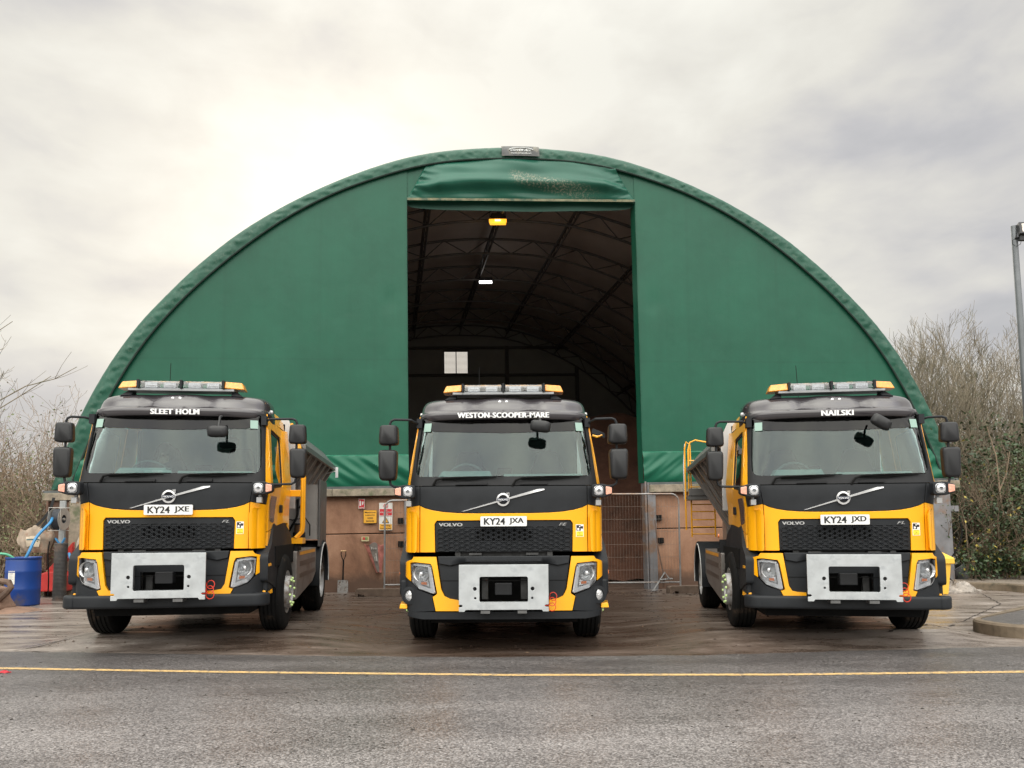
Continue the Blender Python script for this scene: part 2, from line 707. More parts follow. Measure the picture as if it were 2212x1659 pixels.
# asphalt, ragged along its joint with the concrete
edge = []
for (x0, y0), (x1, y1) in zip(CE[:-1], CE[1:]):
    k = max(2, int((x1 - x0) / .12))
    for i in range(k):
        f = i / k
        x, y = x0 + (x1 - x0) * f, y0 + (y1 - y0) * f
        edge.append((x, y + .035 * noise.noise(Vector((x * 2.3, 0, 0))) + .012 * rnd.uniform(-1, 1)))
edge.append(CE[-1])
mb = MB()
for i in range(len(edge) - 1):
    a, b = edge[i], edge[i + 1]
    mb.add([(a[0], -12, .004), (b[0], -12, .004), (b[0], b[1], .004), (a[0], a[1], .004)], [(0, 1, 2, 3)])
mb.add([(-60, -12, .004), (-16, -12, .004), (-16, 10.6, .004), (-60, 16, .004)], [(0, 1, 2, 3)])
mb.add([(16, -12, .004), (60, -12, .004), (60, 14, .004), (16, 10.3, .004)], [(0, 1, 2, 3)])
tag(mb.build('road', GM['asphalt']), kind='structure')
# yellow line
YL = [(-16, 9.3), (-8, 8.25), (-5.18, 7.87), (-2.73, 7.59), (-.04, 7.36), (2.55, 7.30), (4.8, 7.37), (9, 7.6), (16, 8.2)]
yp = pm('road_line_paint', (.50, .335, .14), .6, var=.3, vs=30, dark=(.16, .135, .11), ds=17, dfac=.10)
mb = MB()
q = []
for (x0, y0), (x1, y1) in zip(YL[:-1], YL[1:]):
    for i in range(30):
        f = i / 30
        q.append((x0 + (x1 - x0) * f, y0 + (y1 - y0) * f))
for i in range(len(q) - 1):
    e = lambda p: (.045 + .006 * noise.noise(Vector((p[0] * 9, 1, 0))))
    a, b = q[i], q[i + 1]
    mb.add([(a[0], a[1] - e(a), .008), (b[0], b[1] - e(b), .008), (b[0], b[1] + e(b), .008), (a[0], a[1] + e(a), .008)], [(0, 1, 2, 3)])
tag(mb.build('road_line', yp), kind='structure')
# joints and cracks in the concrete
CRK = pm('crack_filler', (.02, .014, .011), .8, var=.3)
mb = MB()


def crack(pts, w, jit=.02):
    q = []
    for (x0, y0), (x1, y1) in zip(pts[:-1], pts[1:]):
        k = max(2, int(math.dist((x0, y0), (x1, y1)) / .1))
        for i in range(k):
            f = i / k
            cx_, cy_ = x0 + (x1 - x0) * f + rnd.uniform(-jit, jit), y0 + (y1 - y0) * f + rnd.uniform(-jit, jit)
            q.append(Vector((cx_, cy_, gz(cx_, cy_) + .005)))
    for i in range(len(q) - 1):
        d = (q[i + 1] - q[i]).normalized().cross(Vector((0, 0, 1))) * w * rnd.uniform(.6, 1.2)
        mb.add([q[i] - d, q[i + 1] - d, q[i + 1] + d, q[i] + d], [(0, 1, 2, 3)])


crack([(-5.75, 9.0), (-5.2, 9.5), (-4.33, 10.3), (-1.5, 13), (-.5, 14)], .011)
crack([(-5.7, 8.95), (-5.2, 8.9)], .008)
crack([(6.09, 10.76), (5.24, 9.9), (4.4, 9.25)], .02)
crack([(9.63, 14.65), (9.25, 15.36), (8.26, 16.2)], .012)
crack([(9.25, 15.3), (8.4, 13.4), (6.3, 11.0)], .010)
crack([(-9, 11.0), (-6.8, 11.2), (-5.1, 11.5)], .010)
tag(mb.build('concrete_joints', CRK), kind='structure')


def island(pts, name, top):
    """kerbed island: kerb ring plus its surface"""
    n = len(pts)
    c = Vector((sum(p[0] for p in pts) / n, sum(p[1] for p in pts) / n))
    mb = MB()
    inner = []
    for p in pts:
        d = (c - Vector(p)).normalized()
        inner.append(Vector(p) + d * .14)
    A = [(p[0], p[1], -.02) for p in pts]
    B = [(p[0], p[1], .135) for p in pts]
    B2 = [(p[0] + (c.x - p[0]) * .012, p[1] + (c.y - p[1]) * .012, .16) for p in pts]
    D = [(p.x, p.y, .16) for p in inner]
    D2 = [(p.x, p.y, .13) for p in inner]
    fs = []
    for lay in range(4):
        for i in range(n):
            j = (i + 1) % n
            fs.append((lay * n + i, lay * n + j, (lay + 1) * n + j, (lay + 1) * n + i))
    mb.add(A + B + B2 + D + D2, fs)
    k = tag(mb.build(name + '_kerb', KERB), kind='structure')
    mb = MB()
    mb.add([(p.x, p.y, .145) for p in inner], [tuple(range(n))])
    o = mb.build(name + '_surface', top, recalc=False)
    if o.data.polygons[0].normal.z < 0:
        o.data.flip_normals()
    tag(o, kind='structure')


island(rounded([(5.9, 10.1), (6.0, 9.5), (7.6, 8.95), (16, 10.2), (16, 14.5), (10, 13.6), (7.68, 11.7)], [.25, .3, .4, 0, 0, .5, .2], 6), 'pavement', GM['asphalt'])
GRIT = pm('verge_grit', (.17, .14, .11), .85, var=.35, vs=25, bump=.3, bs=50, dark=(.08, .06, .05), ds=2)
island(rounded([(9.15, 16.4), (9.5, 17.5), (13, 21.4), (24, 21), (24, 16), (13, 15.0), (10.3, 15.4), (10.0, 16.1)], [0, 0, 0, 0, 0, .6, .5, .5], 5), 'verge', GRIT)

# ================================================================== SHED
SR = Matrix.Rotation(R(3.4), 3, 'Z') @ Matrix.Rotation(-.011, 3, 'Y')
SO = Vector((0, 16.8, 0))
DD = SR.inverted() @ Vector((-.157, 1, 0)).normalized()
DD = DD / DD.y


def sh(u, v, w):
    """shed space (along the front, depth, height) to metres relative to the shed's base"""
    return SR @ (Vector((u, 0, w)) + DD * v)


UC = .22
OUT = [(0, 9.98), (.7, 9.96), (1.72, 9.86), (2.7, 9.64), (3.85, 9.22), (5.0, 8.66), (6.08, 7.98), (7.0, 7.22), (7.73, 6.48), (8.24, 5.90), (8.70, 5.25), (9.08, 4.6), (9.42, 3.9), (9.74, 3.1), (9.99, 2.32)]
INN = [(0, 9.67), (1.2, 9.62), (2.2, 9.46), (3.2, 9.16), (4.1, 8.80), (5.1, 8.25), (6.1, 7.52), (7.0, 6.72), (7.6, 6.08), (8.05, 5.52), (8.5, 4.82), (8.93, 3.98), (9.27, 3.1), (9.56, 2.32)]


def resample(h, n):
    full = [(UC - x, z) for x, z in reversed(h)] + [(UC + x, z) for x, z in h[1:]]
    # smooth by Catmull-Rom then equal arc length
    q = []
    P = [Vector(p) for p in full]
    for i in range(len(P) - 1):
        p0, p1, p2, p3 = P[max(i - 1, 0)], P[i], P[i + 1], P[min(i + 2, len(P) - 1)]
        for k in range(12):
            t = k / 12
            q.append(.5 * ((2 * p1) + (p2 - p0) * t + (2 * p0 - 5 * p1 + 4 * p2 - p3) * t * t + (3 * p1 - 3 * p2 + p3 - p0) * t ** 3))
    q.append(P[-1])
    L = [0]
    for a, b in zip(q[:-1], q[1:]):
        L.append(L[-1] + (b - a).length)
    out = []
    j = 0
    for i in range(n):
        s = L[-1] * i / (n - 1)
        while j < len(L) - 2 and L[j + 1] < s:
            j += 1
        f = (s - L[j]) / (L[j + 1] - L[j])
        out.append(q[j].lerp(q[j + 1], f))
    return out


def fabric(name, base, rough=.42, bump=.25, trans=0.0, stain=None):
    m = bpy.data.materials.new(name)
    m.use_nodes = True
    t = m.node_tree
    L = t.links.new
    b = t.nodes['Principled BSDF']
    tc = nd(t, 'ShaderNodeTexCoord')
    n = nd(t, 'ShaderNodeTexNoise', i_Scale=.8, i_Detail=7, i_Roughness=.65)
    L(tc.outputs['Object'], n.inputs[0])
    col = ramp(t, n.outputs[0], [(.3, tuple(c * .86 for c in base)), (.7, tuple(c * 1.12 for c in base))])
    if stain:
        n3 = nd(t, 'ShaderNodeTexNoise', i_Scale=stain[1], i_Detail=8, i_Roughness=.75)
        L(tc.outputs['Object'], n3.inputs[0])
        mx = nd(t, 'ShaderNodeMix', data_type='RGBA')
        L(mapr(t, n3.outputs[0], stain[2], stain[3], 0, stain[4]), mx.inputs[0])
        L(col, mx.inputs[6])
        mx.inputs[7].default_value = (*stain[0], 1)
        col = mx.outputs[2]
    L(col, b.inputs['Base Color'])
    b.inputs['Roughness'].default_value = rough
    b.inputs['Specular IOR Level'].default_value = .3
    n2 = nd(t, 'ShaderNodeTexNoise', i_Scale=2.2, i_Detail=3, i_Roughness=.4, i_Distortion=.6)
    L(tc.outputs['Object'], n2.inputs[0])
    w = nd(t, 'ShaderNodeTexNoise', i_Scale=90.0, i_Detail=2)
    L(tc.outputs['Object'], w.inputs[0])
    h = mathn(t, 'ADD', n2.outputs[0], mathn(t, 'MULTIPLY', w.outputs[0], .02))
    bp = nd(t, 'ShaderNodeBump', i_Strength=bump, i_Distance=.05)
    L(h, bp.inputs['Height'])
    L(bp.outputs[0], b.inputs['Normal'])
    if trans:
        o = t.nodes['Material Output']
        tl = nd(t, 'ShaderNodeBsdfTranslucent')
        tl.inputs[0].default_value = (.30, .27, .24, 1)
        mx = nd(t, 'ShaderNodeMixShader')
        mx.inputs[0].default_value = trans
        L(b.outputs[0], mx.inputs[1])
        L(tl.outputs[0], mx.inputs[2])
        L(mx.outputs[0], o.inputs[0])
    return m


def seams(m, pitch=2.05):
    t = m.node_tree
    L = t.links.new
    b = t.nodes['Principled BSDF']
    src = b.inputs['Base Color'].links[0].from_socket
    tc = nd(t, 'ShaderNodeTexCoord')
    sp = nd(t, 'ShaderNodeSeparateXYZ')
    L(tc.outputs['Object'], sp.inputs[0])
    fx = mathn(t, 'ABSOLUTE', mathn(t, 'SUBTRACT', mathn(t, 'FRACT', mathn(t, 'DIVIDE', mathn(t, 'ADD', sp.outputs[0], 20.6), pitch)), .5))
    line = mapr(t, fx, .475, .49, 0, 1)
    mp = nd(t, 'ShaderNodeMapping')
    mp.inputs['Scale'].default_value = (3.2, 3.2, .16)
    L(tc.outputs['Object'], mp.inputs[0])
    n = nd(t, 'ShaderNodeTexNoise', i_Scale=2.0, i_Detail=7, i_Roughness=.7)
    L(mp.outputs[0], n.inputs[0])
    k = mathn(t, 'ADD', mathn(t, 'MULTIPLY', line, -.045), mapr(t, n.outputs[0], .3, .7, .95, 1.05, False))
    zl = mathn(t, 'ABSOLUTE', mathn(t, 'SUBTRACT', sp.outputs[2], 5.05))
    k = mathn(t, 'ADD', k, mapr(t, zl, .03, .01, 0, -.07))
    sc_ = nd(t, 'ShaderNodeVectorMath', operation='SCALE')
    L(src, sc_.inputs[0])
    L(k, sc_.inputs['Scale'])
    L(sc_.outputs[0], b.inputs['Base Color'])


GRN = fabric('green_sheeting', (.009, .083, .048), .40, .10, stain=((.018, .105, .066), 1.3, .5, .75, .35))
GRNH = fabric('green_hem_sheeting', (.012, .072, .045), .42, .16, stain=((.11, .15, .115), 9, .50, .72, .5))
INSIDE = fabric('grey_lining', (.46, .41, .375), .6, .1, trans=.0)
seams(GRN)
WALL = None


def wall_mat():
    m = bpy.data.materials.new('salt_stained_wall')
    m.use_nodes = True
    t = m.node_tree
    L = t.links.new
    b = t.nodes['Principled BSDF']
    tc = nd(t, 'ShaderNodeTexCoord')
    n = nd(t, 'ShaderNodeTexNoise', i_Scale=1.3, i_Detail=8, i_Roughness=.65, i_Distortion=.5)
    L(tc.outputs['Object'], n.inputs[0])
    n2 = nd(t, 'ShaderNodeTexNoise', i_Scale=45.0, i_Detail=3)
    L(tc.outputs['Object'], n2.inputs[0])
    mp = nd(t, 'ShaderNodeMapping')
    mp.inputs['Scale'].default_value = (6, 6, .5)
    L(tc.outputs['Object'], mp.inputs[0])
    n3 = nd(t, 'ShaderNodeTexNoise', i_Scale=1.5, i_Detail=5, i_Roughness=.6)
    L(mp.outputs[0], n3.inputs[0])
    s = mathn(t, 'ADD', mathn(t, 'ADD', mathn(t, 'MULTIPLY', n.outputs[0], .7), mathn(t, 'MULTIPLY', n2.outputs[0], .12)), mathn(t, 'MULTIPLY', n3.outputs[0], .18))
    c = ramp(t, s, [(.3, (.135, .064, .037)), (.45, (.25, .128, .075)), (.6, (.36, .20, .125)), (.75, (.48, .31, .21))])
    sp = nd(t, 'ShaderNodeSeparateXYZ')
    L(tc.outputs['Object'], sp.inputs[0])
    # splashed mud line along the foot
    f = mapr(t, mathn(t, 'ADD', sp.outputs[2], mathn(t, 'MULTIPLY', n.outputs[0], .5)), .45, .72, .85, 0)
    mx = nd(t, 'ShaderNodeMix', data_type='RGBA')
    L(f, mx.inputs[0])
    L(c, mx.inputs[6])
    mx.inputs[7].default_value = (.085, .05, .034, 1)
    L(mx.outputs[2], b.inputs['Base Color'])
    b.inputs['Roughness'].default_value = .75
    bp = nd(t, 'ShaderNodeBump', i_Strength=.25, i_Distance=.01)
    L(s, bp.inputs['Height'])
    L(bp.outputs[0], b.inputs['Normal'])
    return m


WALL = wall_mat()
TIMB = pm('weathered_timber', (.24, .20, .15), .85, var=.35, vs=7, bump=.3, bs=30, dark=(.10, .11, .06), ds=3, dfac=.1)
POSTS = pm('grey_steel_post', (.20, .20, .21), .55, .3, var=.2, vs=4, dark=(.22, .13, .08), ds=1.6, dfac=.05)
RUSTY = pm('brown_board', (.11, .062, .042), .85, var=.3, vs=4, bump=.2, bs=25)
TRUSS = pm('truss_steel', (.085, .08, .078), .6, .1, var=.2, vs=4)

shed = empty('storage_shed', SO, 0, 'big arched storage shed covered in green sheeting with a tall open doorway', 'shed')
DEPTH = 15.2
N = 161
po = resample(OUT, N)
pi_ = resample(INN, N)
# roof cover (outer skin + inner lining)
mb = MB()
vs_ = [.09] + [DEPTH * i / 6 for i in range(1, 7)]
us_ = list(range(0, N, 2))
mb.grid(lambda i, v: sh(po[i].x, v, po[i].y), us_, vs_)
mb.build('roof_cover', GRNH, shed, smooth=True, recalc=False)
mb = MB()
mb.grid(lambda i, v: sh(UC + (po[i].x - UC) * .996, v, po[i].y - .04), us_, [.1] + vs_[1:])
mb.build('roof_lining', INSIDE, shed, smooth=True, recalc=False)
# front hem: rounded band between the arch seam and the roof
mb = MB()


def hem(i, k):
    a, b = pi_[i], po[i]
    f = k / 6
    p = a.lerp(b, f ** .9)
    v = -.07 + .16 * f ** 4
    s = i * .125
    wr = .017 * noise.noise(Vector((s * 2.2 + f * 1.1, f * 2, 0))) + .009 * noise.noise(Vector((s * 6.5 - f * 4, f * 3, 5)))
    wr *= math.sin(min(1, f * 1.4) * math.pi) ** .7 if f < .7 else .3
    return sh(p.x, v + wr * 1.9, p.y + wr * .3)


HN = 641
po_, pi_f = po, pi_
po = resample(OUT, HN)
pi_ = resample(INN, HN)
mb.grid(lambda i, k: hem(i, k) if True else 0, list(range(HN)), [x * .5 for x in range(13)])
mb.build('roof_hem', GRNH, shed, smooth=True, recalc=False)
# lacing seam (dark line)
mb = MB()
mb.tube([sh(p.x, -.055, p.y - .012) for p in pi_[::8]], .024, 6)
mb.build('hem_seam', pm('dark_webbing', (.012, .03, .022), .8), shed)

# gable sheeting: one panel each side of the doorway
DL, DR, DT = -2.22, 2.92, 8.72


def gtop(u):
    for a, b in zip(pi_f[:-1], pi_f[1:]):
        if a.x <= u <= b.x:
            return a.y + (b.y - a.y) * (u - a.x) / (b.x - a.x) + .06
    return 2.32


def gable(u0, u1, side):
    us = fr(u0, u1, .11)
    mbx = MB()
    rows = 46

    def f(u, k):
        t = gtop(u)
        b = 2.98
        w = b + (t - b) * k / rows
        v = .010 * noise.noise(Vector((u * .5, w * .35, side * 3)))
        for (cu, cw) in ((-2.62, 6.4), (3.3, 6.35)):
            d = math.hypot((u - cu) * 1.0, (w - cw) * .6)
            v += .02 * math.exp(-(d / .12) ** 2)
        de = min(abs(u - DL), abs(u - DR))
        v += .010 * math.exp(-(de / .35)) * noise.noise(Vector((u * 5, w * .9, 4)))
        v += .012 * math.exp(-((w - 2.98) / .6)) * noise.noise(Vector((u * 2.2 + w * 1.2, w * 1.5, 14)))
        return sh(u, v, w)
    mbx.grid(f, us, range(rows + 1))
    mbx.build('gable_panel', GRN, shed, smooth=True, recalc=False)
    # loose, creased lower skirt
    mbx = MB()
    rows2 = 26

    def g(u, k):
        q = k / rows2
        w = 2.29 + (min(2.99, gtop(u)) - 2.29) * q
        if q == 1:
            return sh(u, -.006, w)
        a = u * 1.5 * side - w * 2.0
        bul = math.sin(q * math.pi) ** .8
        v = -.03 - bul * (.06 + .10 * noise.noise(Vector((a * .7, w * 1.2, 2 + side))) + .07 * noise.noise(Vector((a * 2.1, u * .5 + w * side * .4, 7))) + .035 * noise.noise(Vector((a * 4.6 + u * .5, w * 1.5, 17))))
        return sh(u, v, w)
    mbx.grid(g, fr(u0, u1, .045), range(rows2 + 1))
    mbx.build('gable_skirt', fabric('green_skirt_sheeting', (.025, .155, .10), .34, .15) if 'gs' not in MATS else MATS['gs'], shed, smooth=True, recalc=False)


MATS['gs'] = fabric('green_skirt_sheeting', (.010, .105, .060), .44, .08)
gable(-9.56, DL, -1)
gable(DR, 9.98, 1)
mbx = MB()
mbx.grid(lambda u, k: sh(u, .02, DT - .06 + (gtop(u) - DT + .06) * k / 6), fr(DL - .02, DR + .02, .13), range(7))
mbx.build('gable_top_panel', GRN, shed, smooth=True, recalc=False)
# edge return of the sheeting at the doorway
for u, s in ((DL, 1), (DR, -1)):
    mbx = MB()
    mbx.grid(lambda a, w: sh(u + s * .012 * noise.noise(Vector((w * 1.3, a * 3, s))), a, w), [-.03, .12, .3], fr(2.3, DT, .16))
    mbx.build('door_edge', GRN, shed, smooth=True, recalc=False)
# header flap above the doorway: loose rolled sheet
HDR = fabric('green_header_sheeting', (.012, .088, .058), .36, .12)


def header_mat():
    m = HDR
    t = m.node_tree
    L = t.links.new
    b = t.nodes['Principled BSDF']
    src = b.inputs['Base Color'].links[0].from_socket
    tc = nd(t, 'ShaderNodeTexCoord')
    sp = nd(t, 'ShaderNodeSeparateXYZ')
    L(tc.outputs['Object'], sp.inputs[0])
    # worn patch with flaking coating right of the middle
    line = mathn(t, 'ADD', sp.outputs[2], mathn(t, 'MULTIPLY', sp.outputs[0], .21))
    band = mathn(t, 'MULTIPLY', mapr(t, line, 9.0, 9.17, 0, 1), mapr(t, line, 9.42, 9.30, 0, 1))
    xx = mathn(t, 'MULTIPLY', mapr(t, sp.outputs[0], -.10, .15, 0, 1), mapr(t, sp.outputs[0], 1.3, 2.2, 1, 0))
    n = nd(t, 'ShaderNodeTexNoise', i_Scale=24.0, i_Detail=4, i_Roughness=.7)
    L(tc.outputs['Object'], n.inputs[0])
    f = mathn(t, 'MULTIPLY', mathn(t, 'MULTIPLY', band, xx), mapr(t, n.outputs[0], .50, .60, .08, .9))
    mx = nd(t, 'ShaderNodeMix', data_type='RGBA')
    L(f, mx.inputs[0])
    L(src, mx.inputs[6])
    mx.inputs[7].default_value = (.22, .22, .165, 1)
    L(mx.outputs[2], b.inputs['Base Color'])


header_mat()
mb = MB()


def hd(s, q):
    # s 0..1 across, q 0..1 up ; trapezoid: wide at the bottom
    e0, e1 = DL, DR
    t0, t1 = DL + .42, DR - .42
    u = (e0 + (e1 - e0) * s) * (1 - q) + (t0 + (t1 - t0) * s) * q
    w = DT + (gtop(u) - .05 - DT) * q
    edge = min(1, min(s, 1 - s) * 9)
    bag = math.exp(-((q - .16) / .13) ** 2) * math.sin(math.pi * s) ** .5
    v = -.05 - .12 * (q ** .7) * (1 - q) * 2 * edge - .11 * edge * math.exp(-((q - .36) / .16) ** 2)
    v += .07 * bag
    v -= .05 * noise.noise(Vector((u * 1.0 + q * 1.5, q * 3.5, 3)))
    v -= .05 * (1 - edge) * noise.noise(Vector((u * 6 + q * 9 * (1 if s < .5 else -1), q * 4, 1)))
    if s in (0, 1):
        v = -.01
    return sh(u, v, w)


mb.grid(hd, [i / 120 for i in range(121)], [i / 34 for i in range(35)])
mb.build('door_header', HDR, shed, smooth=True, recalc=False)
mb = MB()
mb.grid(lambda u, k: sh(u, (-.05, -.055, -.03, .02)[k], (DT - .05, DT, DT + .015, DT + .02)[k]), fr(DL, DR, .2), [0, 1, 2, 3])
mb.build('header_batten', pm('worn_batten', (.22, .21, .13), .8, var=.5, vs=12, dark=(.06, .10, .07), ds=6, dfac=.25), shed)
mb = MB()
for u in fr(DL, DR - .25, .25):
    pass
mb.grid(lambda u, k: sh(u, .12 + .015 * math.sin(u * 3), (DT + .03, DT - .10 - .12 * math.sin(max(0, (u - DL) / (DR - DL)) * math.pi) ** .35)[k]), fr(DL, DR, .1), [0, 1])
mb.build('header_valance', fabric('dark_green_valance', (.014, .07, .048), .5, .1), shed, smooth=True, recalc=False)
# grey name panel on the hem at the top of the arch
PAN = pm('dark_grey_vinyl', (.075, .078, .078), .6, var=.25, vs=8, dark=(.17, .16, .13), ds=7, dfac=.12)
mb = MB()
for k in range(1):
    us = fr(-.10, .75, .05)

    def pf(u, f):
        # interpolate along the hem at u
        def at_(P):
            for a, b in zip(P[:-1], P[1:]):
                if a.x <= u <= b.x:
                    return a.lerp(b, (u - a.x) / (b.x - a.x))
            return P[len(P) // 2]
        p = at_(pi_).lerp(at_(po), f ** .9)
        v = -.07 + .16 * f ** 4 - .05
        return sh(p.x, v, p.y + .01)
    mb.grid(pf, us, [.02, .2, .4, .6, .8, .95])
pan = mb.build('name_panel', PAN, shed, smooth=True, recalc=False)
WTX2 = pm('faded_white_print', (.62, .64, .63), .6, var=.1)


def hf(x, z, d):
    return pf(x, z)


def hemtext(s, x0, x1, f0, f1, off, shear=0):
    o = text(s, x0, x1, 0, 1, WTX2, pan, off=off, shear=shear)
    for v in o.data.vertices:
        p = pf(v.co.x, f0 + (f1 - f0) * v.co.z) - sh(0, .012, 0)
        v.co = p
    return o


hemtext('COVER\u00b7ALL', .095, .56, .34, .50, .020, .35)
hemtext('www.coverall.net', .10, .565, .14, .25, .012)
mb = MB()
q = []
for i in range(25):
    a = math.pi * (.06 + .88 * i / 24)
    q.append(pf(.335 + .27 * -math.cos(a), .39 + .24 * math.sin(a)) - sh(0, .012, 0))
mb.tube(q, [.006 + .006 * abs(i - 12) / 12 for i in range(25)], 5)
mb.build('logo_swoosh', WTX2, pan)

# lower walls of salt-stained panels
mb = MB()


def block(mbx, u0, u1, v0, v1, w0, w1):
    P = [sh(u, v, w) for w in (w0, w1) for u, v in ((u0, v0), (u1, v0), (u1, v1), (u0, v1))]
    mbx.add(P, [(0, 3, 2, 1), (4, 5, 6, 7), (0, 1, 5, 4), (1, 2, 6, 5), (2, 3, 7, 6), (3, 0, 4, 7)])


for u0, u1 in ((-9.55, DL), (DR + .2, 9.7)):
    for (w0, w1, dv) in ((-.4, 1.27, 0), (1.29, 2.12, .012)):
        mbw = MB()
        block(mbw, u0, u1, .02 + dv, .17, w0, w1)
        mbw.build('wall_panel', WALL, shed, bevel=.012)
    mbw = MB()
    block(mbw, u0, u1, .05, .15, 1.26, 1.30)
    mbw.build('wall_joint', DRK, shed)
# fascia boards and sheet rail
for u0, u1 in ((-9.85, DL - .02), (DR + .12, 10.1)):
    mbw = MB()
    u = u0
    while u < u1 - .3:
        e = min(u1, u + 3.0)
        block(mbw, u, e - .008, -.13, -.03, 2.08 if u > 0 else 2.09, 2.245)
        u = e
    mbw.build('fascia_board', TIMB, shed, bevel=.008)
    mbw = MB()
    block(mbw, u0, u1, -.075, .02, 2.245, 2.30)
    mbw.build('sheet_rail', pm('rail_steel', (.10, .11, .11), .5, .4, var=.3), shed)
# posts beside the doorway and at the corners
mb = MB()
block(mb, DR + .02, DR + .06, -.06, .2, -.1, 2.32)
block(mb, DR + .08, DR + .26, -.05, .0, -.1, 2.30)
mb.build('door_post', POSTS, shed, bevel=.005)
mb = MB()
block(mb, DL - .1, DL + .02, -.02, .2, -.3, 2.28)
mb.build('door_post', POSTS, shed, bevel=.005)
mb = MB()
block(mb, 9.42, 9.9, -.06, .1, -.1, 2.10)
mb.build('corner_post', POSTS, shed, bevel=.01)
mb = MB()
block(mb, 9.05, 9.42, -.09, .1, -.1, 2.10)
mb.build('corner_board', pm('perforated_board', (.34, .28, .22), .85, var=.25, vs=6, dark=(.2, .15, .11), ds=3), shed, bevel=.006)
mb = MB()
block(mb, 9.88, 10.1, -.03, .08, 1.55, 1.68)
mb.build('post_bracket', POSTS, shed, bevel=.004)
mb = MB()
block(mb, -9.30, -9.05, -.12, .1, -.3, 2.08)
block(mb, -8.72, -8.52, -.16, .1, -.3, 2.08)
mb.build('timber_post', TIMB, shed, bevel=.01)
mb = MB()
block(mb, -9.76, -9.72, -.14, .1, -.3, 2.08)
block(mb, -9.72, -9.30, -.05, .05, -.3, 2.08)
block(mb, -9.05, -8.72, -.03, .05, -.3, 2.08)
block(mb, -8.52, -8.1, -.03, .05, -.3, 2.08)
mb.build('brown_board', RUSTY, shed, bevel=.006)
# cleats on the wall beside the doorway
for (a, w) in ((DL - .18, 1.55), (DL - .18, 1.05), (DR + .33, 1.52), (DR + .36, 1.02)):
    mbw = MB()
    block(mbw, a - .06, a + .06, -.03, .02, w - .06, w + .06)
    mbw.build('wall_cleat', DRK, shed, bevel=.005)

# inside: trusses, purlins, side walls and back gable
pin = resample(INN, 81)


def tpt(i, off):
    p = pin[i]
    a = pin[max(i - 1, 0)]
    b = pin[min(i + 1, 80)]
    d = (b - a).normalized()
    nrm = Vector((d.y, -d.x))
    if nrm.y > 0:
        nrm = -nrm
    return p + nrm * off


for ti, v in enumerate((.35, 2.35, 4.75, 7.1, 9.5, 11.9, 14.35)):
    mbt = MB()
    for off in (.06, .48):
        mbt.tube([sh(tpt(i, off).x, v, tpt(i, off).y) for i in range(0, 81, 2)], .036 if off < .1 else .032, 6)
    for i in range(0, 80, 4):
        a, b, c = tpt(i, .06), tpt(i + 2, .48), tpt(min(i + 4, 80), .06)
        mbt.tube([sh(a.x, v, a.y), sh(b.x, v, b.y)], .017, 5)
        mbt.tube([sh(b.x, v, b.y), sh(c.x, v, c.y)], .017, 5)
    mbt.build('roof_truss', TRUSS, shed, smooth=True)


def onarch(u, off):
    j = min(range(81), key=lambda k: abs(pin[k].x - u))
    return tpt(j, off)


for u in (-8.2, -6.4, -4.0, -1.6, .22, 2.1, 4.45, 6.85, 8.6):
    p = onarch(u, .12)
    p2 = onarch(u, .42)
    mbt = MB()
    mbt.tube([sh(p.x, .35, p.y), sh(p.x, 14.35, p.y)], .045, 6)
    mbt.tube([sh(p2.x, .35, p2.y), sh(p2.x, 14.35, p2.y)], .030, 6)
    k = .35
    fl = 0
    while k < 14.2:
        a, b = (p, p2) if fl == 0 else (p2, p)
        mbt.tube([sh(a.x, k, a.y), sh(b.x, min(k + .35, 14.35), b.y)], .012, 4)
        k += .35
        fl ^= 1
    mbt.build('purlin', TRUSS, shed, smooth=True)
mb = MB()
for s in (-1, 1):
    uu = UC + s * 9.62
    P = [sh(uu, .1, -.4), sh(uu, DEPTH, -.4), sh(uu, DEPTH, 2.4), sh(uu, .1, 2.4), sh(uu + s * .14, .1, -.4), sh(uu + s * .14, DEPTH, -.4), sh(uu + s * .14, DEPTH, 2.4), sh(uu + s * .14, .1, 2.4)]
    mbw = MB()
    mbw.add(P, [(0, 1, 2, 3), (4, 7, 6, 5), (0, 4, 5, 1), (1, 5, 6, 2), (2, 6, 7, 3), (3, 7, 4, 0)])
    mbw.build('side_wall', WALL, shed)
# back gable with its louvred window
VX0, VX1, VZ0, VZ1 = -.36, .62, 7.77, 8.72
BACKM = fabric('back_sheeting', (.34, .34, .32), .6, .1, trans=0)
mb = MB()
outl = [(p.x, p.y) for p in po_[::4]] + [(UC + 9.5, .0), (UC - 9.5, .0)]
sheet(outl, lambda x, z, d: sh(x, DEPTH + d, z), .05, holes=[[(VX0, VZ0), (VX1, VZ0), (VX1, VZ1), (VX0, VZ1)]], mb=mb)
mb.build('back_gable', BACKM, shed)
mb = MB()
for w in (7.68, 8.84):
    block(mb, -4.6, 5.2, DEPTH - .16, DEPTH - .06, w - .05, w + .05)
for u in (-4.6, 2.25, 5.2):
    block(mb, u - .07, u + .07, DEPTH - .2, DEPTH - .08, .0, 8.9 if abs(u) < 3 else 8.0)
mb.build('gable_frame', TRUSS, shed)
wf = MB()
for (a, b, c, d) in ((VX0 - .05, VX0, VZ0 - .05, VZ1 + .05), (VX1, VX1 + .05, VZ0 - .05, VZ1 + .05), (VX0, VX1, VZ0 - .05, VZ0), (VX0, VX1, VZ1, VZ1 + .05), (VX0 + .48, VX0 + .51, VZ0, VZ1)):
    block(wf, a, b, DEPTH - .05, DEPTH + .06, c, d)
wfo = wf.build('louvre_window', TRUSS, shed)
mb = MB()
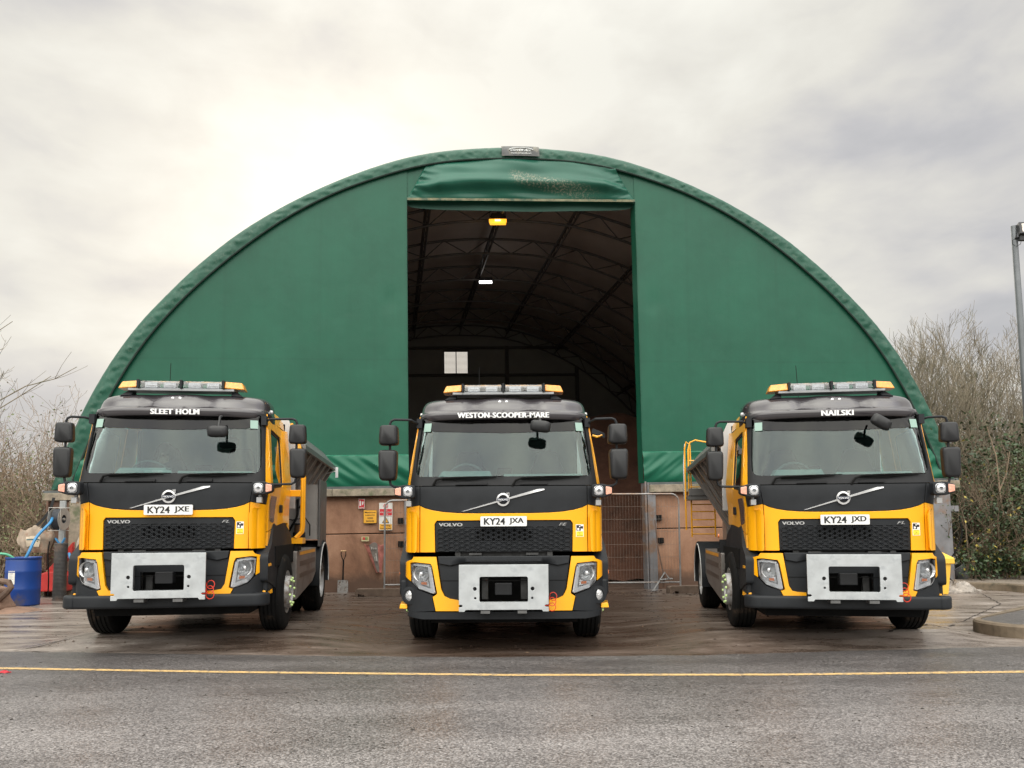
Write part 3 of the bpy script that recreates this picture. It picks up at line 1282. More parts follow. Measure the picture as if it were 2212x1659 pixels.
for i in range(19):
    w = VZ0 + (i + .3) * (VZ1 - VZ0) / 19
    P = [sh(VX0, DEPTH, w), sh(VX1, DEPTH, w), sh(VX1, DEPTH + .03, w + .030), sh(VX0, DEPTH + .03, w + .030)]
    mb.add(P, [(0, 1, 2, 3)])
mb.build('louvre_blade', pm('louvre_blade', (.55, .48, .40), .5, var=.1), wfo)

# salt heap inside
mb = MB()
SALT = pm('brown_rock_salt', (.09, .04, .024), .95, var=.35, vs=2.5, bump=.6, bs=14, dark=(.10, .042, .025), ds=1.2, dfac=.2)


def heap(u, v):
    e = min(1, max(0, (v - 2.6) / 5.5))
    side = min(1, max(0, (u + 4.2) / 6.5)) ** .8
    h = 4.9 * e * side * min(1, (9.6 - u) / 1.2 + .75)
    h += .22 * noise.noise(Vector((u * .9, v * .9, 0))) * min(1, h) + .06 * noise.noise(Vector((u * 4, v * 4, 0)))
    return SO + sh(u, v, max(-.12, h))


mb.grid(heap, fr(-5.5, 9.6, .17), fr(2.4, 14.9, .17))
tag(mb.build('salt_heap', SALT, smooth=True, angle=80, recalc=False), 'brown rock salt heap banked up inside the green shed behind the doorway', 'salt heap')
# lamps hanging in the shed
HOUS = pm('lamp_housing', (.03, .03, .032), .5, .3, var=.2)
c = SO + sh(.09, 2.0, 9.02)
fl = empty('flood_lamp', c, 0, 'lit amber flood lamp hanging under the roof just inside the shed doorway', 'lamp')
mb = MB()
mb.add([(-.24, -.02, 0), (.24, -.02, 0), (.24, .3, .06), (-.24, .3, .06), (-.15, .04, .24), (.15, .04, .24), (.15, .22, .26), (-.15, .22, .26)],
       [(0, 3, 2, 1), (4, 5, 6, 7), (0, 1, 5, 4), (1, 2, 6, 5), (2, 3, 7, 6), (3, 0, 4, 7)])
mb.tube([(-.2, .1, .1), (-.2, .1, .36), (.2, .1, .36), (.2, .1, .1)], .012, 6)
mb.tube([(0, .1, .36), (0, .1, .62)], .012, 6)
mb.build('housing', HOUS, fl, bevel=.01)
mb = MB()
mb.add([(-.22, -.03, -.012), (.22, -.03, -.012), (.20, .26, .012), (-.20, .26, .012), (-.22, -.045, .05), (.22, -.045, .05)], [(0, 1, 2, 3), (0, 4, 5, 1)])
mb.build('lens', pm('amber_glow', (.8, .35, .05), .3, emit=(1, .42, .03), es=1.5, var=.5, vs=14), fl)
mb = MB()
mb.tube([(-.07, -.052, .012), (.07, -.052, .012)], .022, 8)
mb.build('bulb', pm('bulb_glow', (1, .8, .4), .3, emit=(1, .72, .25), es=5), fl)
c = SO + sh(.38, 6.9, 9.05)
l2 = empty('strip_lamp', c, 0, 'small lit white strip lamp hanging far back under the shed roof', 'lamp')
mb = MB()
mb.box((-.22, -.1, .0), (.22, .1, .1))
mb.tube([(-.2, 0, .1), (-.2, 0, .4)], .008, 5)
mb.tube([(.2, 0, .1), (.2, 0, .4)], .008, 5)
mb.build('housing', HOUS, l2, bevel=.015)
mb = MB()
mb.box((-.2, -.105, -.03), (.2, .09, -.003))
mb.build('tube', pm('white_glow', (.9, .9, .9), .3, emit=(1, .98, .95), es=4), l2)

for nm_, o_, col_, e_ in (('flood_light', fl, (1, .55, .15), 6), ('strip_light', l2, (1, .95, .9), 5)):
    ld = bpy.data.lights.new(nm_, 'POINT')
    ld.energy = e_
    ld.color = col_
    ld.shadow_soft_size = .15
    lo_ = bpy.data.objects.new(nm_, ld)
    C.objects.link(lo_)
    lo_.parent = o_
    lo_.location = (0, -.05, -.12)

# ================================================================== TRUCK


def build_truck(name, label, loc, rz, fe, title, plate, platedz, left_side, person=False, sticker=False):
    kx = 1.0 if fe else .905
    T = empty(name, loc, rz, label, 'truck', 'yellow winter gritting trucks')

    def kz(z):
        if fe:
            return 1.0
        if z < 1.6:
            return kx
        if z < 1.86:
            return kx + (.945 - kx) * (z - 1.6) / .26
        return .945 + .03 * min(1, (z - 1.86) / .8)

    def Wz(z):
        if z < 1.6:
            w = 1.13
        elif z < 1.85:
            w = 1.13 - .015 * (z - 1.6) / .25
        else:
            w = 1.115 - .115 * (z - 1.85) / .8
        return w * kz(z)

    def rake(z):
        return .0 if z < 1.80 else (z - 1.80) * .17 if z < 1.9 else .017 + (z - 1.9) * .22

    def F(x, z, d=0):
        """front of the cab: x is measured for the wide cab and scaled"""
        w = Wz(z)
        X = x * kz(z)
        Rr = .17
        a = abs(X) - (w - Rr)
        y = .05 * (X / w) ** 2 + rake(z)
        if a > 0:
            a = min(a, Rr * .995)
            y += Rr - math.sqrt(Rr * Rr - a * a)
            nx = a / Rr * .8
            X -= math.copysign(d * nx, X)
        return Vector((X, y + d, z))

    def Fz(x, z, d=0):
        z2 = z
        if not fe:
            z2 = z + .022 if z > .66 else .60 + (z - .465) / (.66 - .465) * .082
        w = 1.14 * kx
        X = x * kx
        Rr = .24
        a = abs(X) - (w - Rr)
        y = -.085 + .06 * (X / w) ** 2 + .04 * max(0, z - .9) * 2
        if a > 0:
            a = min(a, Rr * .99)
            y += Rr - math.sqrt(Rr * Rr - a * a)
            X -= math.copysign(d * a / Rr * .8, X)
        return Vector((X, y + d, z2))

    GX = fr(-1.127, -.95, .0118) + fr(-.9, .9, .15) + fr(.95, 1.127, .0118)
    GZ = fr(.4, 2.7, .1)

    def S(nm, poly, m, off=0., th=.02, fn=F, holes=(), par=T, bev=.004, rad=0):
        p = rounded(poly, rad) if rad else poly
        q = sheet(p, lambda x, z, d: fn(x, z, off + d), th, holes=holes, gx=GX, gz=GZ, wp=True)
        return q.build(nm, m, par, bevel=bev, smooth=True)

    # ---- inner body (dark frame) and cab shell
    def ring(z, ins, y1=1.72, n=60):
        P = []
        xs = [math.sin(t) for t in fr(-math.pi / 2, math.pi / 2, math.pi / 40)]
        for x in xs:
            P.append(F(x * Wz(z) / kz(z) * .999, z, ins))
        P += [Vector((Wz(z) - ins, y, z)) for y in (.4, .8, 1.2, y1)]
        P += [Vector((-(Wz(z) - ins), y, z)) for y in (y1, 1.2, .8, .4)]
        return P
    zs = [1.12, 1.4, 1.6, 1.86]
    mb = MB()
    rs = [ring(z, .03) for z in zs]
    n = len(rs[0])
    mb.add([p for r in rs for p in r], [(i * n + k, i * n + (k + 1) % n, (i + 1) * n + (k + 1) % n, (i + 1) * n + k) for i in range(len(rs) - 1) for k in range(n)] + [tuple(range(n))])
    # floor pan and back wall
    mb.box((-.98 * kz(2.6), 1.70, 1.86), (.98 * kz(2.6), 1.73, 2.75))
    body = mb.build('cab_frame', DRK, T, smooth=True)

    # side doors and pillars
    def SD(s, off):
        def f(y, z, d):
            w = Wz(min(z, 2.66)) - off - d + .004
            if z > 2.66:
                w -= (z - 2.66) * .5
            if y < .2:
                a = .2 - y
                w -= .17 - math.sqrt(max(0, .17 ** 2 - min(a, .168) ** 2))
            return Vector((s * w, y + .05 + rake(z) * .55, z))
        return f
    gy = fr(.05, 1.7, .12)
    for s in (-1, 1):
        win = rounded([(.30, 1.80), (1.02, 1.86), (1.04, 2.50), (.36, 2.54)], .07)
        o = sheet([(.21, 1.30), (.62, 1.36), (1.18, 1.40), (1.18, 2.62), (.20, 2.66), (.19, 1.9)], SD(s, 0), .03, holes=[win], gx=gy, gz=GZ).build('door', YEL, T, bevel=.004, smooth=True)
        sheet(rounded([(.28, 1.78), (1.04, 1.84), (1.06, 2.52), (.34, 2.56)], .07), SD(s, .012), .012, holes=[rounded([(.335, 1.84), (.985, 1.90), (1.0, 2.47), (.40, 2.50)], .06)], gx=gy, gz=GZ).build('window_seal', BLK2, o, smooth=True)
        sheet(rounded([(.30, 1.80), (1.02, 1.86), (1.04, 2.50), (.36, 2.54)], .07), SD(s, .020), .006, gx=gy, gz=GZ).build('window', GLD, o, smooth=True)
        mbh = MB()
        p = SD(s, -.0)(.98, 1.58, 0)
        mbh.box((p.x - .02, p.y - .07, p.z - .05), (p.x + .02, p.y + .09, p.z + .05))
        mbh.build('handle', BLK, o, bevel=.01)
        # low corner window strip
        sheet(rounded([(.28, 1.42), (.55, 1.40), (.66, 1.72), (.28, 1.72)], .04), SD(s, -.004), .01, gx=gy, gz=GZ).build('lower_window', BGL, o, smooth=True)
        sheet([(1.20, 1.40), (1.66, 1.40), (1.66, 2.66), (1.20, 2.62)], SD(s, .002), .03, gx=gy, gz=GZ).build('rear_side_panel', YEL, T, bevel=.006, smooth=True)
        sheet([(.19, 1.12), (.50, 1.12), (.62, 1.35), (.21, 1.29)], SD(s, .0), .03, gx=gy, gz=GZ).build('corner_step_panel', YEL, T, bevel=.004, smooth=True)
        # black wing over the front wheel
        mbf = MB()
        xo, xi = s * (1.19 if fe else 1.07), s * (Wz(1.2) - .10)
        outp = rounded([(.16, .62 if fe else .70), (.16, 1.02), (.36, 1.12), (.62, 1.36), (1.05, 1.43), (1.5, 1.40), (1.78, 1.24), (1.86, .98), (1.86, .86), (1.80, .86)], .06)
        arch = [(1.25 + .58 * math.cos(a), .50 + .58 * math.sin(a)) for a in fr(R(38), R(170), R(11))]
        prof = outp + arch
        sheet(prof, lambda y, z, d: Vector((xo - s * d - s * .05 * max(0, (z - 1.1) / .3) ** 2, y, z)), abs(xo - xi), mb=mbf)
        if not fe:
            mbf.v = [Vector((v.x, v.y - .10, v.z + .02)) for v in mbf.v]
        mbf.build('wheel_arch', BLK, T, bevel=.03, seg=3)
        # steps
        mbf = MB()
        q = [1.0 * kx, 1.18 if fe else 1.06]
        mbf.box((q[0] if s > 0 else -q[1], .12, .60), (q[1] if s > 0 else -q[0], .50, .80))
        mbf.build('step', BLK, T, bevel=.03)
        mbf = MB()
        zz = .48 if fe else .575
        mbf.add([(s * 1.09, .04, zz + .055), (s * 1.17, .06, zz + .055), (s * 1.2, .34, zz + .055), (s * 1.10, .34, zz + .055), (s * 1.09, .04, zz), (s * 1.18, .05, zz), (s * 1.21, .34, zz), (s * 1.10, .34, zz)],
                [(0, 1, 2, 3), (4, 7, 6, 5), (0, 4, 5, 1), (1, 5, 6, 2), (2, 6, 7, 3), (3, 7, 4, 0)])
        if not fe:
            mbf.v = [Vector((v.x * .885, v.y + .06, v.z)) for v in mbf.v]
        mbf.build('step_tread', YEL, T, bevel=.008)
        mbf = MB()
        e1, e2 = (1.12, 1.19) if fe else (1.02, 1.075)
        mbf.box((min(s * e1, s * e2), .10, .90), (max(s * e1, s * e2), .26, .935))
        if not fe:
            mbf.build('step_tread', YEL, T, bevel=.006)
    # roof
    mb = MB()
    rr = []
    for z, ins in ((2.64, 0), (2.74, .015), (2.82, .07), (2.86, .16), (2.875, .34)):
        P = []
        w = 1.0 * kz(2.7) - ins
        y0, y1 = .45 + ins * .4, 1.70 - ins
        r = .16
        for (cx, cy, a0) in ((w - r, y1 - r, 0), (-(w - r), y1 - r, 90), (-(w - r), y0 + r, 180), (w - r, y0 + r, 270)):
            for k in range(5):
                a = R(a0 + k * 22.5)
                P.append(Vector((cx + r * math.cos(a), cy + r * math.sin(a), z)))
        rr.append(P)
    n = len(rr[0])
    mb.add([p for r_ in rr for p in r_], [(i * n + k, i * n + (k + 1) % n, (i + 1) * n + (k + 1) % n, (i + 1) * n + k) for i in range(len(rr) - 1) for k in range(n)] + [tuple((len(rr) - 1) * n + k for k in range(n))])
    mb.build('cab_roof', YEL, T, smooth=True, angle=50)
    # visor: glossy dark moulding round the top front
    rows = [(2.655, .30, .96, 0), (2.640, .06, 1.0, 0), (2.632, -.045, 1.008, 0), (2.640, -.062, 1.012, 0), (2.712, -.070, 1.012, 0), (2.722, -.060, 1.01, 0), (2.728, -.02, 1.0, .2), (2.76, .015, .995, .8), (2.80, .04, .99, 1), (2.845, .075, .98, 1), (2.885, .13, .96, .8), (2.915, .22, .93, .5), (2.935, .36, .88, .2), (2.94, .60, .84, 0), (2.93, .90, .80, 0)]
    mb = MB()

    def vis(t, j):
        z, y0, w, g = rows[j]
        kv = kz(2.7)
        w *= kv
        e = 4.6
        # superellipse half in plan: t from -1 to 1
        a = t * math.pi / 2
        cx = math.copysign(abs(math.sin(a)) ** (2 / e), t)
        cy = abs(math.cos(a)) ** (2 / e)
        depth = .80 - y0 if j < 12 else .5
        X = w * cx
        Y = y0 + (1 - cy) * max(.25, .62 - y0 * .5) + rake(2.65) * .9 + .05 * cx * cx
        b = math.exp(-((abs(X) / kv - .60) / .20) ** 4) * g
        c_ = math.exp(-((abs(X) / kv - .0) / .20) ** 4) * g
        hump = .03 * b + .015 * c_
        groove = -.035 * math.exp(-((abs(X) / kv - .34) / .085) ** 2) * g
        Y -= hump + groove
        Z = z + .02 * c_ * (1 if j > 8 else 0) - (.012 if j < 5 else 0) * (X / w) ** 2
        return Vector((X, Y, Z))
    mb.grid(vis, fr(-1, 1, .0125), range(len(rows)))
    mb.build('visor', BGL, T, smooth=True, angle=60, recalc=False)
    mb = MB()
    for x in (-.04, .04):
        mb.lathe([(.0001, 0), (.014, 0), (.016, -.006), (.006, -.012), (.0001, -.012)], 10, rot('Z', R(90), (x, .13, 2.835)) @ Matrix.Rotation(0, 4, 'X'))
    mb.build('bolt', SILV, T)
    tw = {'WESTON-SCOOPER-MARE': .53, 'SLEET HOLM': .27, 'NAILSKI': .178}[title]
    text(title, -tw, tw, 2.645, 2.706, WTX, T, y=-.0765 + rake(2.65) * .9, off=.008, bold=.055, sp=1.08)
    # windscreen, surround, pillars
    S('windscreen_surround', [(-1.072, 1.862), (1.072, 1.862), (1.035, 2.2), (.985, 2.69), (-.985, 2.69), (-1.035, 2.2)], BLK2, 0, .02,
      holes=[rounded([(-1.02, 1.965), (1.02, 1.965), (1.0, 2.2), (.945, 2.67), (-.945, 2.67), (-1.0, 2.2)], [.12, .12, 0, .03, .03, 0])])
    wsc = S('windscreen', rounded([(-1.03, 1.95), (1.03, 1.95), (.955, 2.68), (-.955, 2.68)], .1), GLS, .014, .004, bev=0)
    for s in (-1, 1):
        S('pillar', [(s * x, z) for x, z in ((1.078, 1.865), (1.118, 1.865), (1.075, 2.2), (1.0, 2.70), (.990, 2.70), (1.04, 2.2))], YEL, -.004, .03, bev=.003)
        S('toll_tag', [(s * x, z) for x, z in ((.845, 2.50), (.93, 2.50), (.92, 2.60), (.835, 2.60))], pm('pale_film', (.24, .36, .31), .5, var=.05), .002, .002, par=wsc, bev=0)
    S('visor_reflection_strip', [(-.955, 2.56), (-.80, 2.50), (0, 2.475), (.80, 2.50), (.955, 2.56), (.945, 2.675), (-.945, 2.675)], BAND, .009, .002, par=wsc, bev=0)  # reflection of the visor underside, put in as a dark strip
    # cowl below the glass with intake slots
    mb = MB()
    for x0, x1 in ((-.55, -.18), (.18, .50)):
        mb.prism(rounded([(x0 * kx, 1.868), (x1 * kx, 1.868), (x1 * kx, 1.90), (x0 * kx + .06, 1.90)], .01), -.012, .03)
    mb.build('cowl_vent', BLK2, T, bevel=.004)
    for x0, x1, z0, z1 in ((-.80, 0.0, 1.885, 1.956), (.10, .95, 1.872, 1.958)):
        mb = MB()
        q = [F(x0, z0 - .02, -.015), F(x0 + .04, z0 + .045, -.035), F(x0 + .12, z1 - .012, -.045), F((x0 + x1) / 2, z1 + .0, -.04), F(x1, z1 + .008, -.03)]
        mb.tube(q, [.014, .014, .013, .010, .005], 6)
        mb.tube([F(x0 + .1, z1 - .03, -.03), F((x0 + x1) / 2, z1 - .022, -.022), F(x1 - .08, z1 - .006, -.02)], [.010, .014, .005], 5)
        mb.build('wiper', DRK, T, smooth=True)
    # black hatch, yellow hatch
    low = [(.945, 1.64), (.89, 1.612), (.80, 1.588), (.68, 1.568), (.52, 1.556), (.3, 1.551)]
    S('upper_front_panel', mir([(.945, 1.852)] + low), BLK, -.012, .03)
    lowy = [(x, z - .006) for x, z in low]
    S('front_panel', mir(lowy[::1])[::-1] if False else [(.945, 1.11)] + lowy + [(-x, z) for x, z in reversed(lowy)] + [(-.945, 1.11), (-.775, 1.11), (-.782, 1.43), (-.755, 1.466), (.755, 1.466), (.782, 1.43), (.775, 1.11)], YEL, -.010, .03)
    for s in (-1, 1):
        S('corner_panel_black', [(s * x, z) for x, z in ((.953, 1.852), (1.09, 1.852), (1.122, 1.80), (1.128, 1.615), (.953, 1.644))], BLK, -.010, .03)
        S('corner_panel', [(s * x, z) for x, z in ((.953, 1.638), (1.1285, 1.609), (1.1285, 1.11), (.953, 1.11))], YEL, -.008, .03)
        S('air_deflector', rounded([(s * x, z) for x, z in ((.985, 1.135), (.975, 1.505), (1.02, 1.565), (1.085, 1.575), (1.118, 1.545), (1.1287, 1.51), (1.1287, 1.11), (1.01, 1.11))], .02), YEL, -.085, .07, bev=.014)
    # grille
    gr = S('grille', rounded([(-.768, 1.115), (.768, 1.115), (.774, 1.43), (.745, 1.458), (-.745, 1.458), (-.774, 1.43)], .012), BLK, .004, .03,
           holes=[[(-.33, 1.235), (.33, 1.235), (.33, 1.365), (-.33, 1.365)]])
    mb = MB()
    hw, hh = .078 * kx, .0235
    row = 0
    z = 1.150
    while z < 1.385:
        x = -.70 * kx + (hw * .75 if row % 2 else 0)
        while x < .705 * kx:
            fade = abs(x) / kx < .73
            if fade:
                pts = [(x - hw * .66, z), (x - hw * .42, z + hh * .94), (x + hw * .42, z + hh * .94), (x + hw * .66, z), (x + hw * .42, z - hh * .94), (x - hw * .42, z - hh * .94)]
                for i in range(6):
                    a, b = pts[i], pts[(i + 1) % 6]
                    y = .05 * (x / (1.13 * kx)) ** 2
                    mb.tube([(a[0], y - .004, a[1]), (b[0], y - .004, b[1])], .0048, 4, cap=False)
            x += hw * 1.5
        z += hh * 1.06
        row += 1
    mb.build('grille_mesh', BLK, gr)
    mb = MB()
    mb.box((-.34 * kx, .06, 1.22), (.34 * kx, .075, 1.38))
    mb.build('radiator', DRK, gr)
    text('VOLVO', -.735 * kx, -.465 * kx, 1.402, 1.438, SILV, gr, y=.012, off=.004, bold=.04)
    text('FE' if fe else 'FL', .625 * kx, .715 * kx, 1.404, 1.434, SILV, gr, y=.012, off=-.004, shear=.35)
    # badge and diagonal bar
    mb = MB()

    def B_(x, z, d):
        return F(x, z, -.03 + d)
    sheet([(-.475, 1.568), (-.44, 1.570), (.462, 1.806), (.462, 1.818), (.385, 1.816)], lambda x, z, d: F(x, z, -.024 + d), .014, gx=GX, gz=GZ, mb=mb)
    mb.build('diagonal_bar', SILV, T, bevel=.002)
    bd = MB()
    bd.lathe([(.074, -.006), (.074, .010), (.054, .012), (.054, -.006)], 32, Matrix.Translation((-.005, -.026, 1.698)) @ Matrix.Rotation(R(-90), 4, 'Z'), closed=True)
    bd.prism([(.035, 1.742), (.064, 1.775), (.064, 1.735), (.045, 1.735)][::-1], -.036, -.024)
    bd.prism([(.030, 1.774), (.068, 1.778), (.068, 1.738), (.056, 1.750), (.044, 1.762)], -.036, -.024)
    bo = bd.build('badge', SILV, T, smooth=True)
    mb = MB()
    mb.prism([(-.07, 1.682), (.06, 1.682), (.06, 1.714), (-.07, 1.714)], -.040, -.030)
    mb.build('badge_band', pm('badge_navy', (.02, .03, .06), .4, var=.05), bo)
    text('VOLVO', -.062, .052, 1.688, 1.708, WTX, bo, y=-.0415, off=.02)
    # number plate
    zc = 1.455 + platedz
    npo = MB()
    npo.prism(rounded([(-.26, zc - .0555), (.26, zc - .0555), (.26, zc + .0555), (-.26, zc + .0555)], .012), -.048, -.034)
    npl = npo.build('number_plate', WHT, T)
    a, b = plate.split(' ')
    text(a, -.222, .018, zc - .038, zc + .038, INK, npl, y=-.0495, off=.004, bold=.032)
    text(b, .062, .226, zc - .038, zc + .038, INK, npl, y=-.0495, off=.004, bold=.032)
    # camera sticker
    sx = (.815 if fe else .80)
    s0 = F(sx, 1.35, 0)
    st = MB()
    zt = 1.415
    yy = s0.y - .014

    def q_(mbx, x0, x1, z0, z1, y):
        mbx.add([F(x0, z0, y), F(x1, z0, y), F(x1, z1, y), F(x0, z1, y)], [(0, 1, 2, 3)])
    q_(st, sx, sx + .088, 1.275, zt, -.0125)
    sto = st.build('camera_sticker', WTX, T)
    st = MB()
    q_(st, sx + .005, sx + .083, 1.279, 1.337, -.0135)
    st.build('sticker_panel', pm('sticker_yellow', (.8, .72, .05), .5, var=.03), sto)
    st = MB()
    q_(st, sx + .006, sx + .055, 1.345, 1.408, -.0135)
    q_(st, sx + .055, sx + .082, 1.368, 1.395, -.0135)
    st.build('sticker_pictogram', INK, sto)
    st = MB()
    for cx, cz, r in ((sx + .027, 1.362, .013), (sx + .043, 1.392, .008)):
        P = [F(cx + r * math.cos(R(k * 30)), cz + r * math.sin(R(k * 30)), -.0145) for k in range(12)]
        st.add(P, [tuple(range(12))])
    st.build('pictogram_lens', WTX, sto)
    for wd, z0, z1, x0, x1 in (('CCTV', 1.322, 1.333, .018, .070), ('in', 1.304, 1.314, .034, .054), ('operation', 1.285, 1.297, .010, .078)):
        text(wd, sx + x0, sx + x1, z0, z1, INK, sto, y=-.0145, off=.01, fn=lambda X, Z, y: F(X, Z, y))
    # ---- bumper
    H = [(1.052, .985), (1.00, .992), (.826, .972), (.812, .95), (.764, .66), (.785, .648), (.966, .712), (1.02, .765), (1.040, .80)]
    for s in (-1, 1):
        hl = [(s * x, z) for x, z in H]
        S('bumper_paint', [(s * x, z) for x, z in ((1.017, 1.062), (.755, 1.062), (.742, .975), (.698, .704), (.66, .628), (.60, .600), (.497, .582), (.497, .465), (.757, .465), (.792, .62), (.752, .645), (.742, .66), (.798, .95), (.818, .986), (1.0, 1.004), (1.062, .996), (1.052, .79), (1.128, .835), (1.131, .995), (1.10, 1.012), (1.04, 1.03))],
          YEL, -.012, .05, fn=Fz, bev=.008)
        S('bumper_corner', [(s * x, z) for x, z in ((1.131, .825), (1.05, .783), (1.03, .76), (.972, .702), (.79, .636), (.80, .61), (.766, .465), (1.08, .45), (1.131, .50))], BLK, -.004, .05, fn=Fz, bev=.012)
        # headlight
        L0 = S('headlight', hl, pm('headlight_bezel', (.50, .51, .53), .3, .3, var=.5, vs=24), .045, .02, fn=Fz, bev=0)
        S('lens', [(s * (.9 + (x - .9) * .985), .83 + (z - .83) * .985) for x, z in H], CLR, -.012, .004, fn=Fz, par=L0, bev=0)
        S('light_strip', [(s * x, z) for x, z in ((.850, .945), (.814, .945), (.765, .670), (.79, .657), (.962, .718), (.955, .757), (.820, .712))], pm('drl_white', (.85, .86, .88), .3, var=.05, coat=.3), .002, .02, fn=Fz, par=L0, bev=.006)
        S('headlight_rim', [(s * x, z) for x, z in ((1.045, .975), (1.00, .982), (.83, .962), (.835, .945), (1.0, .962), (1.03, .955), (1.02, .81), (1.034, .81))], SILV, .006, .02, fn=Fz, par=L0, bev=.004)
        c = Fz(s * .925, .875, .02)
        mbh = MB()
        Mx = Matrix.Translation(c) @ Matrix.Rotation(R(-90), 4, 'Z')
        mbh.lathe([(.001, -.03), (.03, -.025), (.062, -.005), (.086, .024)], 24, Mx)
        mbh.build('reflector', REF, L0, smooth=True)
        mbh = MB()
        mbh.lathe([(.022, .02), (.020, .03), (.001, .034)], 16, Mx)
        mbh.build('bulb', SILV, L0, smooth=True)
        S('lower_reflector', [(s * x, z) for x, z in ((.99, .80), (.845, .80), (.835, .735), (.93, .755))], REF, .022, .01, fn=Fz, par=L0, bev=0)
        S('indicator', [(s * x, z) for x, z in ((.925, .783), (.865, .783), (.86, .752), (.925, .757))], ORG, .012, .01, fn=Fz, par=L0, bev=0)
        if fe:
            c = Fz(s * 1.062, .63, -.01)
            Mx = Matrix.Translation(c) @ Matrix.Rotation(R(-90 + s * 22), 4, 'Z')
            mbh = MB()
            mbh.lathe([(.098, -.01), (.100, .012), (.066, .016), (.062, -.02)], 28, Mx)
            fo = mbh.build('fog_lamp', BLK, T, smooth=True)
            mbh = MB()
            mbh.lathe([(.001, .008), (.035, .006), (.062, -.004)], 24, Mx)
            mbh.build('lens', REF, fo, smooth=True)
        mbh = MB()
        mbh.lathe([(.001, .03), (.03, .02), (.04, 0), (.04, -.02)], 14, Matrix.Translation((s * (1.19 if fe else 1.115), .32, .86)) @ Matrix.Rotation(R(0 if s > 0 else 180), 4, 'Z'))
        if fe:
            mbh.build('side_marker', ORG, T, smooth=True)
    # centre of the bumper
    S('bumper_centre', [(-.736, 1.062), (.736, 1.062), (.730, .97), (.688, .70), (.652, .618), (.60, .592), (.49, .574), (.49, .47), (-.49, .47), (-.49, .574), (-.60, .592), (-.652, .618), (-.688, .70), (-.730, .97)], BLK, .015, .04, fn=Fz,
      holes=[[(-.30, .55), (.30, .55), (.30, .84), (-.30, .84)]])
    S('bumper_upper_lip', [(-.74, 1.068), (.74, 1.068), (.725, .985), (.60, .96), (.4, 1.0), (-.4, 1.0), (-.60, .96), (-.725, .985)], BLK, -.012, .03, fn=Fz, bev=.01)
    S('bumper_groove', [(-.70, .80), (.70, .80), (.698, .793), (-.698, .793)], DRK, .012, .003, fn=Fz, bev=0)
    mb = MB()
    for s in (-1, 1):
        mb.box((s * .32 - .07, .02, 1.075), (s * .32 + .07, .2, 1.10))
        mb.box((s * .52 - .03, .04, 1.06), (s * .52 + .03, .16, 1.11))
        mb.box((s * .22 - .03, .06, .58), (s * .22 + .04, .12, .82))
    mb.box((-.55, .10, 1.04), (.55, .3, 1.12))
    mb.build('latch_bracket', pm('under_metal', (.07, .07, .07), .5, .5, var=.4, vs=12), T)
    if fe:
        S('lower_lip', [(-1.09, .452), (-1.1, .40), (-.9, .375), (.9, .375), (1.1, .40), (1.09, .452)], BLK, -.02, .12, fn=Fz, bev=.02)
        mb = MB()
        row = 0
        z = 1.0
        for x in fr(-.36, .36, .04):
            mb.box((x - .004, -.10, .90), (x + .004, -.085, 1.03))
        for z in (.93, .96, .99):
            mb.box((-.37, -.10, z - .003), (.37, -.085, z + .003))
        mb.build('lower_grille', BLK2, T)
    else:
        mb = MB()
        prof = rounded([(-.16, .475), (.02, .465), (.02, .615), (-.16, .615)], .03)
        xs = fr(-.95, .95, .05)
        vv = []
        nP = len(prof)
        fs = []
        for i, x in enumerate(xs):
            b = .045 * x * x
            sc = 1.0
            for (y, z) in prof:
                vv.append((x, y + b, z))
        # ends wrap back
        xe = []
        for i in range(len(xs) - 1):
            for k in range(nP):
                fs.append((i * nP + k, i * nP + (k + 1) % nP, (i + 1) * nP + (k + 1) % nP, (i + 1) * nP + k))
        mb.add(vv, fs)
        for s in (-1, 1):
            vv = []
            fs = []
            for j, a in enumerate(fr(0, R(80), R(10))):
                for (y, z) in prof:
                    rr_ = .19 - (y + .16) + .02
                    x = .94 + rr_ * math.sin(a) * .78
                    yy_ = .105 - rr_ * math.cos(a)
                    vv.append((s * x, yy_ - .02 + .0, z))
            m_ = 9
            for i in range(m_ - 1):
                for k in range(nP):
                    fs.append((i * nP + k, i * nP + (k + 1) % nP, (i + 1) * nP + (k + 1) % nP, (i + 1) * nP + k))
            fs.append(tuple((m_ - 1) * nP + k for k in range(nP)))
            mb.add(vv, fs)
        mb.build('steel_bumper', BLK, T, smooth=True, angle=50)
    # ---- plough plate
    dz = 0 if fe else .095
    pl = MB()
    z0, z1 = .480 + dz, .985 + dz
    outline = [(-.485, z1), (.485, z1), (.485, z0 + .075), (.455, z0 + .075), (.442, z0 + .063), (.455, z0 + .050), (.485, z0 + .050), (.485, z0), (.425, z0), (.41, z0 + .02), (-.41, z0 + .02), (-.425, z0), (-.485, z0), (-.485, z0 + .050), (-.455, z0 + .050), (-.442, z0 + .063), (-.455, z0 + .075), (-.485, z0 + .075)]
    hole = rounded([(-.262, z0 + .10), (.262, z0 + .10), (.262, z0 + .375), (-.262, z0 + .375)], .025)
    hs = [hole]
    for s in (-1, 1):
        for cx, cz, r in ((.312, z0 + .245, .021), (.308, z0 + .145, .013)):
            hs.append([(s * cx + r * math.cos(R(k * 36)), cz + r * math.sin(R(k * 36))) for k in range(10)])
    sheet(outline, lambda x, z, d: Vector((x, -.31 + d, z)), .016, holes=hs, mb=pl)
    pp = pl.build('plough_plate', GALV, T, bevel=.003)
    mb = MB()
    mb.box((-.255, -.292, z0 + .088), (.255, -.20, z0 + .10))
    mb.build('inner_flange', GALV, pp, bevel=.002)
    mb = MB()
    mb.prism([(-.262, z0 + .375), (.262, z0 + .375), (.262, z0 + .381), (-.262, z0 + .381)], -.292, -.21)
    mb.build('inner_flange', GALV, pp, bevel=.002)
